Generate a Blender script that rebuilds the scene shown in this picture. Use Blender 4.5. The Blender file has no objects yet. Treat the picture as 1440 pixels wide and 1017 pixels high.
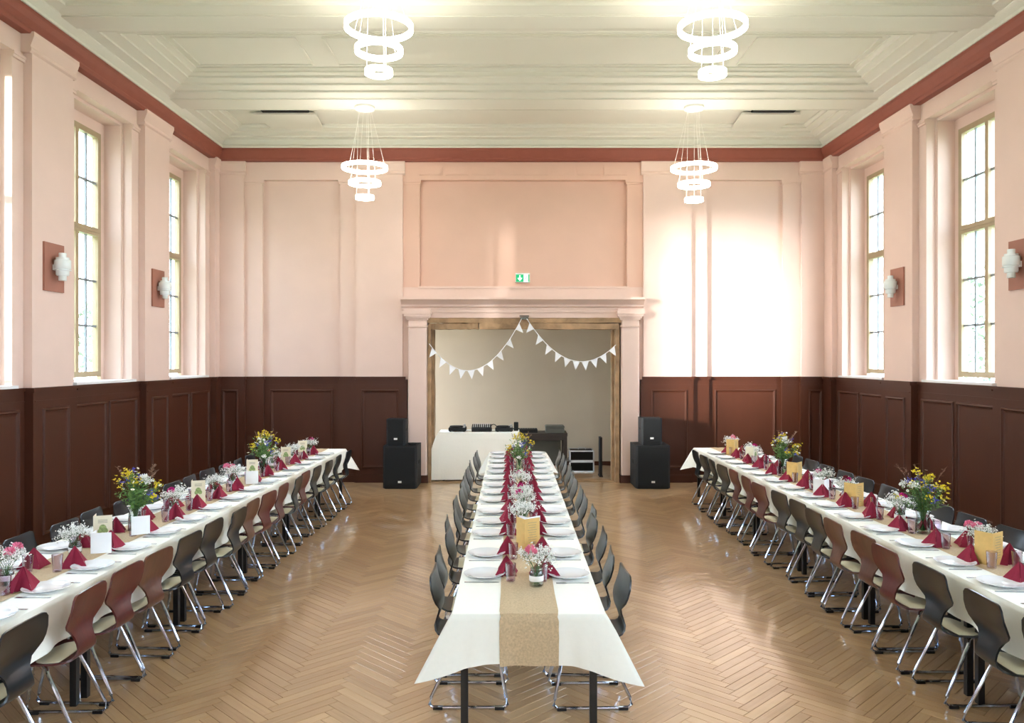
import bpy, math, random
from mathutils import Vector, Matrix
R = random.Random(7)
PI = math.pi
sc = bpy.context.scene
C = sc.collection

# ------------------------------------------------------------------ camera, sky, sun, exposure
CAM_H = 2.1
cam_d = bpy.data.cameras.new('camera')
cam_d.lens = 28.0; cam_d.sensor_width = 36.0
cam_d.shift_x = 1.0 / 1440; cam_d.shift_y = -3.5 / 1440
cam = bpy.data.objects.new('camera', cam_d)
cam.location = (0, 0, CAM_H); cam.rotation_euler = (PI / 2, 0, 0)
C.objects.link(cam); sc.camera = cam

SKY = 11.0
SUN = 34.0
RING = 18.0
EXPO = 0.75
w = bpy.data.worlds.new('sky'); sc.world = w; w.use_nodes = True
nt = w.node_tree; nt.nodes.clear()
out = nt.nodes.new('ShaderNodeOutputWorld'); bg = nt.nodes.new('ShaderNodeBackground')
tc = nt.nodes.new('ShaderNodeTexCoord'); sep = nt.nodes.new('ShaderNodeSeparateXYZ')
rmp = nt.nodes.new('ShaderNodeValToRGB')
rmp.color_ramp.elements[0].position = 0.0; rmp.color_ramp.elements[0].color = (0.80, 0.90, 1.0, 1)
rmp.color_ramp.elements[1].position = 0.7; rmp.color_ramp.elements[1].color = (0.62, 0.80, 1.0, 1)
nt.links.new(tc.outputs['Generated'], sep.inputs[0]); nt.links.new(sep.outputs['Z'], rmp.inputs[0])
nt.links.new(rmp.outputs[0], bg.inputs['Color']); bg.inputs['Strength'].default_value = SKY
nt.links.new(bg.outputs[0], out.inputs[0])

sun_d = bpy.data.lights.new('sun', 'SUN'); sun_d.energy = SUN; sun_d.angle = math.radians(7.5); sun_d.color = (1.0, 0.95, 0.88)
sun = bpy.data.objects.new('sun', sun_d); C.objects.link(sun)
sun_dir = Vector((0.80, 0.555, -0.088))          # the way the light travels: low, from outside the windows on the left
sun.rotation_euler = sun_dir.to_track_quat('-Z', 'Y').to_euler(); sun.location = (-20, -8, 8)

vs = sc.view_settings
sc.display_settings.display_device = 'sRGB'
vs.view_transform = 'Standard'; vs.look = 'None'; vs.gamma = 1.0; vs.exposure = EXPO; vs.use_curve_mapping = False

# ------------------------------------------------------------------ helpers
def srgb(r, g, b):
    f = lambda c: (c / 255 / 12.92) if c / 255 <= 0.04045 else ((c / 255 + 0.055) / 1.055) ** 2.4
    return (f(r), f(g), f(b), 1)

def mat(name, col, rough=0.6, metal=0.0, noise=0.0, nscale=8.0, bump=0.0, bscale=60.0, spec=0.5, coat=0.0, emit=None, es=0.0, trans=0.0, sheen=0.0, sss=0.0, stretch=None):
    m = bpy.data.materials.new(name); m.use_nodes = True
    n = m.node_tree; L = n.links; p = n.nodes['Principled BSDF']
    p.inputs['Base Color'].default_value = col; p.inputs['Roughness'].default_value = rough; p.inputs['Metallic'].default_value = metal
    p.inputs['Specular IOR Level'].default_value = spec; p.inputs['Coat Weight'].default_value = coat; p.inputs['Coat Roughness'].default_value = 0.1
    p.inputs['Transmission Weight'].default_value = trans
    if sheen: p.inputs['Sheen Weight'].default_value = sheen
    if emit: p.inputs['Emission Color'].default_value = emit; p.inputs['Emission Strength'].default_value = es
    if noise or bump:
        tcn = n.nodes.new('ShaderNodeTexCoord'); mp = n.nodes.new('ShaderNodeMapping'); L.new(tcn.outputs['Object'], mp.inputs[0])
        if stretch: mp.inputs['Scale'].default_value = stretch
    if noise:
        t = n.nodes.new('ShaderNodeTexNoise'); t.inputs['Scale'].default_value = nscale; t.inputs['Detail'].default_value = 6
        L.new(mp.outputs[0], t.inputs['Vector'])
        hs = n.nodes.new('ShaderNodeMapRange'); hs.inputs['From Min'].default_value = 0.3; hs.inputs['From Max'].default_value = 0.7
        hs.inputs['To Min'].default_value = 1 - noise; hs.inputs['To Max'].default_value = 1 + noise
        L.new(t.outputs['Fac'], hs.inputs['Value'])
        v = n.nodes.new('ShaderNodeVectorMath'); v.operation = 'SCALE'; v.inputs[0].default_value = col[:3]
        L.new(hs.outputs[0], v.inputs['Scale']); L.new(v.outputs[0], p.inputs['Base Color'])
    if bump:
        t2 = n.nodes.new('ShaderNodeTexNoise'); t2.inputs['Scale'].default_value = bscale; t2.inputs['Detail'].default_value = 4
        L.new(mp.outputs[0], t2.inputs['Vector'])
        b = n.nodes.new('ShaderNodeBump'); b.inputs['Strength'].default_value = bump; b.inputs['Distance'].default_value = 0.01
        L.new(t2.outputs['Fac'], b.inputs['Height']); L.new(b.outputs[0], p.inputs['Normal'])
    return m

def glass_mat(name, tint, refl=0.25, rough=0.02):
    m = bpy.data.materials.new(name); m.use_nodes = True
    n = m.node_tree; n.nodes.clear(); L = n.links
    o = n.nodes.new('ShaderNodeOutputMaterial'); mx = n.nodes.new('ShaderNodeMixShader')
    tr = n.nodes.new('ShaderNodeBsdfTransparent'); tr.inputs[0].default_value = tint
    gl = n.nodes.new('ShaderNodeBsdfGlossy'); gl.inputs['Roughness'].default_value = rough
    lw = n.nodes.new('ShaderNodeLayerWeight'); lw.inputs[0].default_value = refl
    L.new(lw.outputs['Facing'], mx.inputs[0]); L.new(tr.outputs[0], mx.inputs[1]); L.new(gl.outputs[0], mx.inputs[2]); L.new(mx.outputs[0], o.inputs[0])
    return m

def parquet_mat():
    m = bpy.data.materials.new('oak_parquet'); m.use_nodes = True
    n = m.node_tree; L = n.links; p = n.nodes['Principled BSDF']
    at = n.nodes.new('ShaderNodeAttribute'); at.attribute_name = 'tone'
    uv = n.nodes.new('ShaderNodeUVMap'); uv.uv_map = 'UVMap'
    mp = n.nodes.new('ShaderNodeMapping'); mp.inputs['Scale'].default_value = (3, 70, 1); L.new(uv.outputs[0], mp.inputs[0])
    t = n.nodes.new('ShaderNodeTexNoise'); t.inputs['Scale'].default_value = 1.0; t.inputs['Detail'].default_value = 6; t.inputs['Distortion'].default_value = 0.6
    L.new(mp.outputs[0], t.inputs['Vector'])
    r = n.nodes.new('ShaderNodeValToRGB')
    r.color_ramp.elements[0].position = 0.0; r.color_ramp.elements[0].color = srgb(164, 128, 90)
    r.color_ramp.elements[1].position = 1.0; r.color_ramp.elements[1].color = srgb(218, 182, 138)
    mth = n.nodes.new('ShaderNodeMath'); mth.operation = 'MULTIPLY_ADD'; mth.inputs[1].default_value = 0.55
    mth2 = n.nodes.new('ShaderNodeMath'); mth2.operation = 'MULTIPLY'; mth2.inputs[1].default_value = 0.42
    sp = n.nodes.new('ShaderNodeSeparateColor'); L.new(at.outputs['Color'], sp.inputs[0]); L.new(sp.outputs[0], mth2.inputs[0])
    L.new(t.outputs['Fac'], mth.inputs[0]); L.new(mth2.outputs[0], mth.inputs[2]); L.new(mth.outputs[0], r.inputs[0])
    L.new(r.outputs[0], p.inputs['Base Color'])
    p.inputs['Roughness'].default_value = 0.28; p.inputs['Coat Weight'].default_value = 0.8; p.inputs['Coat Roughness'].default_value = 0.10
    tc = n.nodes.new('ShaderNodeNewGeometry')
    t3 = n.nodes.new('ShaderNodeTexNoise'); t3.inputs['Scale'].default_value = 3.5; t3.inputs['Detail'].default_value = 3; L.new(tc.outputs['Position'], t3.inputs['Vector'])
    b = n.nodes.new('ShaderNodeBump'); b.inputs['Strength'].default_value = 0.25; b.inputs['Distance'].default_value = 0.02
    L.new(t3.outputs['Fac'], b.inputs['Height']); L.new(b.outputs[0], p.inputs['Normal']); L.new(b.outputs[0], p.inputs['Coat Normal'])
    return m

M = {}
M['wall'] = mat('pale_pink_plaster', srgb(226, 199, 186), 0.85, noise=0.02, nscale=2.5, bump=0.04, bscale=30)
M['wall_glow_tint'] = mat('plaster_glow_tint', srgb(224, 187, 168), 0.85, noise=0.02, nscale=2.5, bump=0.04, bscale=30)  # same paint as the other walls; the lighting difference is put into this tone
M['cornice'] = mat('terracotta_paint', srgb(142, 76, 60), 0.6, noise=0.04)
M['ceil'] = mat('ceiling_white', srgb(218, 216, 204), 0.85, noise=0.01, nscale=2)
M['brown'] = mat('brown_lacquer', srgb(72, 37, 22), 0.45, noise=0.10, nscale=3, spec=0.35, bump=0.05, bscale=20, stretch=(1, 1, .3))
M['sill'] = mat('sill_white', srgb(235, 235, 235), 0.4, noise=0.01)
M['frame'] = mat('ochre_window_paint', srgb(172, 152, 120), 0.5, noise=0.05)
M['muntin'] = mat('lead_muntin', srgb(140, 146, 152), 0.5, noise=0.04)
M['pane'] = glass_mat('window_glass', (0.97, 0.99, 1.0, 1), 0.12)
M['glass'] = glass_mat('clear_glass', (0.91, 0.86, 0.92, 1), 0.35)
M['vase'] = glass_mat('vase_glass', (0.93, 0.96, 0.95, 1), 0.3)
M['water'] = glass_mat('vase_water', (0.82, 0.92, 0.84, 1), 0.2)
M['parquet'] = parquet_mat()
M['joint'] = mat('joint_dark', srgb(104, 72, 46), 0.9, noise=0.1)
M['timber'] = mat('raw_timber', srgb(160, 130, 98), 0.8, noise=0.35, nscale=5, bump=0.4, bscale=12, stretch=(1, 1, 1))
M['grey'] = mat('back_room_plaster', srgb(202, 192, 174), 0.9, noise=0.04, nscale=1.5, bump=0.05)
M['cloth'] = mat('cream_tablecloth', srgb(248, 247, 238), 0.9, noise=0.01, nscale=40, bump=0.08, bscale=25, sheen=0.2)
M['burlap'] = mat('burlap', srgb(204, 180, 146), 0.95, noise=0.14, nscale=90, bump=0.5, bscale=220)
M['plate'] = mat('porcelain', srgb(240, 243, 247), 0.12, noise=0.005, coat=0.4)
M['steel'] = mat('cutlery_steel', (0.55, 0.57, 0.6, 1), 0.2, 1.0, noise=0.03)
M['chrome'] = mat('chrome_tube', (0.62, 0.72, 0.90, 1), 0.10, 1.0, noise=0.02)
M['rubber'] = mat('black_rubber', srgb(24, 24, 26), 0.6, noise=0.05)
M['napkin'] = mat('burgundy_paper', srgb(140, 22, 54), 0.85, noise=0.06, nscale=30, bump=0.1, bscale=90)
M['seat_cream'] = mat('cream_seat_layer', srgb(232, 226, 200), 0.45, noise=0.03)
M['shell_dark'] = mat('slate_plywood', srgb(18, 24, 29), 0.28, noise=0.12, nscale=6, coat=0.15, stretch=(6, 1, 1))
M['shell_red'] = mat('red_brown_plywood', srgb(84, 30, 28), 0.32, noise=0.2, nscale=6, coat=0.15, stretch=(8, 1, 1))
M['shell_brown'] = mat('walnut_plywood', srgb(88, 50, 36), 0.32, noise=0.2, nscale=6, coat=0.15, stretch=(8, 1, 1))
M['black_metal'] = mat('black_metal', srgb(26, 27, 30), 0.45, noise=0.05)
M['tabletop'] = mat('table_board', srgb(190, 175, 150), 0.5, noise=0.05)
M['speaker'] = mat('speaker_black', srgb(13, 15, 18), 0.7, noise=0.1, bump=0.2, bscale=200)
M['grille'] = mat('speaker_grille', srgb(10, 12, 14), 0.85, noise=0.2, nscale=200, bump=0.6, bscale=400)
M['white'] = mat('white_paint', srgb(240, 240, 238), 0.5, noise=0.01)
M['sconce_plate'] = mat('sconce_plate_terracotta', srgb(160, 106, 88), 0.6, noise=0.05)
M['opal'] = mat('opal_glass', srgb(226, 232, 230), 0.3, noise=0.01, coat=0.3)
M['ring'] = mat('led_ring', (1, 1, 1, 1), 0.5, emit=(1.0, 0.94, 0.84, 1), es=RING)
M['wire'] = mat('steel_wire', (0.85, 0.83, 0.78, 1), 0.4, 0.6, noise=0.02)
M['exit_green'] = mat('exit_green', srgb(0, 150, 95), 0.4, emit=srgb(0, 165, 100), es=0.5)
M['exit_white'] = mat('exit_white', srgb(240, 250, 244), 0.4, emit=(0.85, 1, 0.92, 1), es=0.9)
M['stem'] = mat('green_stem', srgb(70, 110, 62), 0.6, noise=0.2, nscale=20)
M['leaf'] = mat('leaf_green', srgb(96, 132, 62), 0.6, noise=0.25, nscale=30)
M['gyp'] = mat('gypsophila_white', srgb(246, 246, 242), 0.7, noise=0.02)
M['magenta'] = mat('magenta_petal', srgb(206, 24, 130), 0.6, noise=0.15, nscale=60)
M['pink'] = mat('pink_petal', srgb(236, 130, 162), 0.6, noise=0.12, nscale=60)
M['wine'] = mat('wine_petal', srgb(130, 14, 46), 0.6, noise=0.15, nscale=60)
M['yellow'] = mat('yellow_petal', srgb(228, 206, 40), 0.6, noise=0.15, nscale=60)
M['blue'] = mat('blue_petal', srgb(84, 84, 200), 0.6, noise=0.15, nscale=60)
M['plume'] = mat('dry_grass', srgb(150, 120, 100), 0.8, noise=0.2, nscale=60)
M['card'] = mat('cream_card', srgb(240, 232, 206), 0.8, noise=0.01)
M['card_gold'] = mat('gold_card', srgb(226, 186, 112), 0.7, noise=0.05, nscale=30)
M['card_white'] = mat('white_card', srgb(247, 248, 250), 0.8, noise=0.005)
M['card_print'] = mat('green_print', srgb(150, 170, 110), 0.8, noise=0.4, nscale=60)
M['ink'] = mat('grey_ink', srgb(150, 140, 120), 0.8, noise=0.05)
M['bunting'] = mat('white_bunting_cloth', srgb(240, 242, 246), 0.85, noise=0.02)
M['darkwood'] = mat('dark_table_wood', srgb(52, 42, 38), 0.5, noise=0.1)
M['alu'] = mat('case_aluminium', (0.6, 0.6, 0.6, 1), 0.35, 0.9, noise=0.05)
M['case_grey'] = mat('grey_box', srgb(92, 94, 88), 0.6, noise=0.05)
M['ground'] = mat('outdoor_lawn', srgb(120, 135, 95), 0.95, noise=0.3, nscale=1)
M['foliage'] = mat('outdoor_foliage', srgb(112, 130, 110), 0.9, noise=0.3, nscale=3)
M['bark'] = mat('bark', srgb(90, 78, 66), 0.9, noise=0.3, nscale=10)
M['black'] = mat('black_void', srgb(12, 12, 12), 0.9, noise=0.05)

class MB:
    def __init__(s): s.v = []; s.f = []; s.mi = []
    def add(s, vs, fs, k=0):
        b = len(s.v); s.v += [tuple(p) for p in vs]; s.f += [tuple(b + i for i in f) for f in fs]; s.mi += [k] * len(fs)
        return s
    def box(s, a, b, k=0):
        x0, y0, z0 = a; x1, y1, z1 = b
        if x0 > x1: x0, x1 = x1, x0
        if y0 > y1: y0, y1 = y1, y0
        if z0 > z1: z0, z1 = z1, z0
        return s.add([(x0, y0, z0), (x1, y0, z0), (x1, y1, z0), (x0, y1, z0), (x0, y0, z1), (x1, y0, z1), (x1, y1, z1), (x0, y1, z1)],
                     [(0, 3, 2, 1), (4, 5, 6, 7), (0, 1, 5, 4), (1, 2, 6, 5), (2, 3, 7, 6), (3, 0, 4, 7)], k)
    def obox(s, p, q, up, w, h, k=0):          # a bar from p to q
        p = Vector(p); q = Vector(q); d = (q - p).normalized(); u = Vector(up); r = d.cross(u).normalized() * w / 2; u = r.cross(d).normalized() * h / 2
        vv = [c + a * r + b * u for c in (p, q) for a, b in ((-1, -1), (1, -1), (1, 1), (-1, 1))]
        return s.add(vv, [(0, 1, 2, 3), (7, 6, 5, 4), (0, 4, 5, 1), (1, 5, 6, 2), (2, 6, 7, 3), (3, 7, 4, 0)], k)
    def bev(s, a, b, e, k=0):                   # box with chamfered edges towards the top (z)
        x0, y0, z0 = a; x1, y1, z1 = b
        v = [(x0, y0, z0), (x1, y0, z0), (x1, y1, z0), (x0, y1, z0), (x0, y0, z1 - e), (x1, y0, z1 - e), (x1, y1, z1 - e), (x0, y1, z1 - e),
             (x0 + e, y0 + e, z1), (x1 - e, y0 + e, z1), (x1 - e, y1 - e, z1), (x0 + e, y1 - e, z1)]
        f = [(0, 3, 2, 1), (0, 1, 5, 4), (1, 2, 6, 5), (2, 3, 7, 6), (3, 0, 4, 7), (4, 5, 9, 8), (5, 6, 10, 9), (6, 7, 11, 10), (7, 4, 8, 11), (8, 9, 10, 11)]
        return s.add(v, f, k)
    def tube(s, pts, r, n=8, k=0, cap=True, closed=False):
        pts = [Vector(p) for p in pts]; m = len(pts); rr = r if isinstance(r, (list, tuple)) else [r] * m
        vs = []; ref = None
        for i, p in enumerate(pts):
            if closed: d = pts[(i + 1) % m] - pts[i - 1]
            else: d = pts[min(i + 1, m - 1)] - pts[max(i - 1, 0)]
            d = d.normalized() if d.length > 1e-9 else Vector((0, 0, 1))
            if ref is None: ref = Vector((0, 0, 1)) if abs(d.z) < 0.9 else Vector((1, 0, 0))
            a = d.cross(ref); a = a.normalized() if a.length > 1e-6 else d.orthogonal().normalized()
            b = d.cross(a); ref = -b if False else ref
            for j in range(n):
                t = 2 * PI * j / n; vs.append(p + rr[i] * (math.cos(t) * a + math.sin(t) * b))
        fs = []
        for i in range(m if closed else m - 1):
            i2 = (i + 1) % m
            for j in range(n): fs.append((i * n + j, i * n + (j + 1) % n, i2 * n + (j + 1) % n, i2 * n + j))
        if cap and not closed: fs += [tuple(range(n - 1, -1, -1)), tuple((m - 1) * n + j for j in range(n))]
        return s.add(vs, fs, k)
    def lathe(s, prof, n=20, o=(0, 0, 0), k=0, sy=1.0):
        vs = []; m = len(prof)
        for r, z in prof:
            for j in range(n):
                t = 2 * PI * j / n; vs.append((o[0] + r * math.cos(t), o[1] + r * math.sin(t) * sy, o[2] + z))
        fs = [(i * n + j, i * n + (j + 1) % n, (i + 1) * n + (j + 1) % n, (i + 1) * n + j) for i in range(m - 1) for j in range(n)]
        return s.add(vs, fs, k)
    def prism(s, poly, axis, a, b, k=0):        # poly in the plane square to axis, from a to b
        def P(u, v, t): return {'x': (t, u, v), 'y': (u, t, v), 'z': (u, v, t)}[axis]
        n = len(poly); vs = [P(u, v, a) for u, v in poly] + [P(u, v, b) for u, v in poly]
        fs = [tuple(range(n)), tuple(range(2 * n - 1, n - 1, -1))] + [(i, i + n, (i + 1) % n + n, (i + 1) % n) for i in range(n)]
        return s.add(vs, fs, k)
    def octa(s, c, r, k=0):
        x, y, z = c
        return s.add([(x + r, y, z), (x - r, y, z), (x, y + r, z), (x, y - r, z), (x, y, z + r), (x, y, z - r)],
                     [(0, 2, 4), (2, 1, 4), (1, 3, 4), (3, 0, 4), (2, 0, 5), (1, 2, 5), (3, 1, 5), (0, 3, 5)], k)
    def mesh(s, name, mats, smooth=False, fix=True):
        me = bpy.data.meshes.new(name); me.from_pydata(s.v, [], s.f)
        for m in (mats if isinstance(mats, (list, tuple)) else [mats]): me.materials.append(m)
        if len(set(s.mi)) > 1:
            me.polygons.foreach_set('material_index', s.mi)
        if fix:
            import bmesh
            bm = bmesh.new(); bm.from_mesh(me); bmesh.ops.recalc_face_normals(bm, faces=bm.faces); bm.to_mesh(me); bm.free()
        if smooth:
            me.polygons.foreach_set('use_smooth', [True] * len(me.polygons))
            try: me.set_sharp_from_angle(angle=math.radians(38))
            except Exception: pass
        me.update()
        return me
    def build(s, name, mats, parent=None, smooth=False, fix=True):
        return link(name, s.mesh(name, mats, smooth, fix), parent)

def link(name, me, parent=None, loc=None, rz=None):
    o = bpy.data.objects.new(name, me); C.objects.link(o)
    if parent is not None: o.parent = parent
    if loc is not None: o.location = loc
    if rz is not None: o.rotation_euler = (0, 0, rz)
    return o
def tag(o, label=None, cat=None, group=None, kind=None):
    if label: o['label'] = label
    if cat: o['category'] = cat
    if group: o['group'] = group
    if kind: o['kind'] = kind
    return o
def empty(name, loc=(0, 0, 0), rz=0.0, label=None, cat=None, group=None, kind=None, parent=None):
    o = link(name, None, parent, loc, rz); o.empty_display_size = 0.1
    return tag(o, label, cat, group, kind)
KIDS = {}
def copy_tree(o, parent=None, lut=None):
    c = o.copy(); C.objects.link(c)
    if parent is not None: c.parent = parent
    for ch in kids(o): copy_tree(ch, c)
    return c
def kids(o):
    k = o.name
    if k not in KIDS: KIDS[k] = list(o.children)
    return KIDS[k]
def place(proto, state, loc, rz, label, group, scale=None):
    """The first time moves the prototype itself, then copies it with its parts."""
    if not state.get(proto.name): state[proto.name] = True; kids(proto); o = proto
    else:
        o = copy_tree(proto)
    o.location = loc; o.rotation_euler = (0, 0, rz)
    if scale: o.scale = (scale,) * 3
    o['label'] = label; o['group'] = group
    return o
ORD = ['first', 'second', 'third', 'fourth', 'fifth', 'sixth', 'seventh', 'eighth', 'ninth', 'tenth', 'eleventh', 'twelfth', 'thirteenth', 'fourteenth', 'fifteenth', 'sixteenth', 'seventeenth', 'eighteenth']
used = {}

# ------------------------------------------------------------------ the room
XL, XR = -4.97, 5.33          # front faces of the side pilasters
YB, YF = 13.6, -2.6
Z_CORN0, Z_CORN1, Z_BEAM = 5.46, 5.66, 5.78
WAIN = 1.80
PIL_L = [13.36, 10.81, 8.26, 5.71, 3.16, 0.61, -1.94]; PW_L = 0.77
PIL_R = [13.24, 10.59, 7.94, 5.29, 2.64, -0.01, -2.66]; PW_R = 0.80
WALL_D, REV1, REV2 = 0.09, 0.217, 0.44
win_n = 0

def window(s, X, a, b, detail):
    """Tall casement window in the side wall; X = plane, a..b along y."""
    global win_n; win_n += 1
    root = empty('window_%d' % win_n, (s * X, (a + b) / 2, 1.87)); root['kind'] = 'structure'
    W = b - a; H = 3.19; t = 0.07; hw = W / 2
    zt = 1.83                                        # transom height above the sill
    m = MB()
    m.box((-.04, -hw, 0), (.04, -hw + t, H)); m.box((-.04, hw - t, 0), (.04, hw, H)); m.box((-.04, -hw + t, 0), (.04, hw - t, t)); m.box((-.04, -hw + t, H - t), (.04, hw - t, H))
    m.build('window_frame', M['frame'], root)
    m = MB(); m.box((-.055, -hw + t, zt), (.055, hw - t, zt + .10)); m.box((-.065, -hw + t, zt + .04), (.065, hw - t, zt + .06)); m.build('transom', M['frame'], root)
    m = MB(); m.box((-.045, -.035, t), (.045, .035, zt)); m.box((-.045, -.035, zt + .10), (.045, .035, H - t)); m.build('mullion', M['frame'], root)
    rows = [(t, zt, 3), (zt + .10, H - t, 2)]
    cw = (hw - t - .035)
    mm = MB(); cells = []
    for sx in (-1, 1):
        y0 = -hw + t if sx < 0 else .035
        for z0, z1, n in rows:
            for k in range(n):
                za, zb = z0 + (z1 - z0) * k / n, z0 + (z1 - z0) * (k + 1) / n
                if k: mm.box((-.012, y0, za - .014), (.014, y0 + cw, za + .014))
                for c in range(2): cells.append((y0 + cw * (c + .5) / 2, (za + zb) / 2, cw / 2 - .012, zb - za - .018))
            mm.box((-.012, y0 + cw / 2 - .013, z0), (.014, y0 + cw / 2 + .013, z1))
    mm.build('muntins', M['muntin'], root)
    if detail:
        me = {}
        for y, z, ww, hh in cells:
            k = (round(ww, 3), round(hh, 3))
            if k not in me: me[k] = MB().box((-.003, -ww / 2, -hh / 2), (.003, ww / 2, hh / 2)).mesh('pane', M['pane'])
            link('pane', me[k], root, (0, y, z))
    else:
        MB().box((-.003, -hw + t, t), (.003, hw - t, H - t)).build('pane', M['pane'], root)
    return root

def panel_mesh(W, H, key={}):
    """Wainscot panel: moulding frame with mitred bevel and a sunk board; faces -y, origin bottom centre."""
    k = (round(W, 2), round(H, 2))
    if k in key: return key[k]
    m = MB(); t = .035; hw = W / 2
    def ring(x, z0, z1, y): return [(-x, y, z0), (x, y, z0), (x, y, z1), (-x, y, z1)]
    rs = [ring(hw, 0, H, 0), ring(hw - .006, .006, H - .006, -.016), ring(hw - .022, .022, H - .022, -.020), ring(hw - t, t, H - t, -.001), ring(hw - t - .02, t + .02, H - t - .02, .004)]
    vs = [p for r in rs for p in r]; fs = []
    for i in range(len(rs) - 1):
        for j in range(4): fs.append((i * 4 + j, i * 4 + (j + 1) % 4, i * 4 + 4 + (j + 1) % 4, i * 4 + 4 + j))
    fs.append(tuple(16 + j for j in range(4)))
    m.add(vs, fs); key[k] = m.mesh('wood_panel', M['brown'])
    return key[k]

def wains_seg(parent, p0, p1, nrm, panels, z_top=WAIN, base=True, returns=True):
    """A straight stretch of wainscot from p0 to p1 (xy), nrm pointing into the room, panels = [(t0, t1)] distances from p0."""
    p0 = Vector((p0[0], p0[1], 0)); p1 = Vector((p1[0], p1[1], 0)); n = Vector((nrm[0], nrm[1], 0)); d = (p1 - p0).normalized(); Ln = (p1 - p0).length
    m = MB()
    def slab(t0, t1, z0, z1, o0, o1):
        q = [p0 + d * t + n * o for t, o in ((t0, o0), (t1, o0), (t1, o1), (t0, o1))]
        vs = [(a.x, a.y, z0) for a in q] + [(a.x, a.y, z1) for a in q]
        m.add(vs, [(0, 1, 2, 3), (7, 6, 5, 4), (0, 4, 5, 1), (1, 5, 6, 2), (2, 6, 7, 3), (3, 7, 4, 0)])
    pz0, pz1 = .24, 1.58
    # stiles and rails leave recesses for the panels
    cuts = [0.0]
    for a, b in panels: cuts += [a, b]
    cuts.append(Ln)
    for i in range(0, len(cuts), 2): slab(cuts[i], cuts[i + 1], 0, z_top - .05, -.01, .03)
    for a, b in panels:
        slab(a, b, 0, pz0, -.01, .03); slab(a, b, pz1, z_top - .05, -.01, .03); slab(a, b, pz0, pz1, -.01, .008)
        pm = panel_mesh(b - a, pz1 - pz0)
        c = p0 + d * (a + b) / 2 + n * .031
        o = link('wood_panel', pm, parent, (c.x, c.y, pz0)); o.rotation_euler = (0, 0, math.atan2(n.y, n.x) + PI / 2)
    slab(-.0, Ln, z_top - .05, z_top - .035, -.01, .045); slab(0, Ln, z_top - .035, z_top, -.01, .06)
    slab(0, Ln, z_top - .15, z_top - .135, -.01, .037)
    if base: slab(0, Ln, 0, .12, -.01, .05); slab(0, Ln, .12, .14, -.01, .04)
    return m

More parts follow.
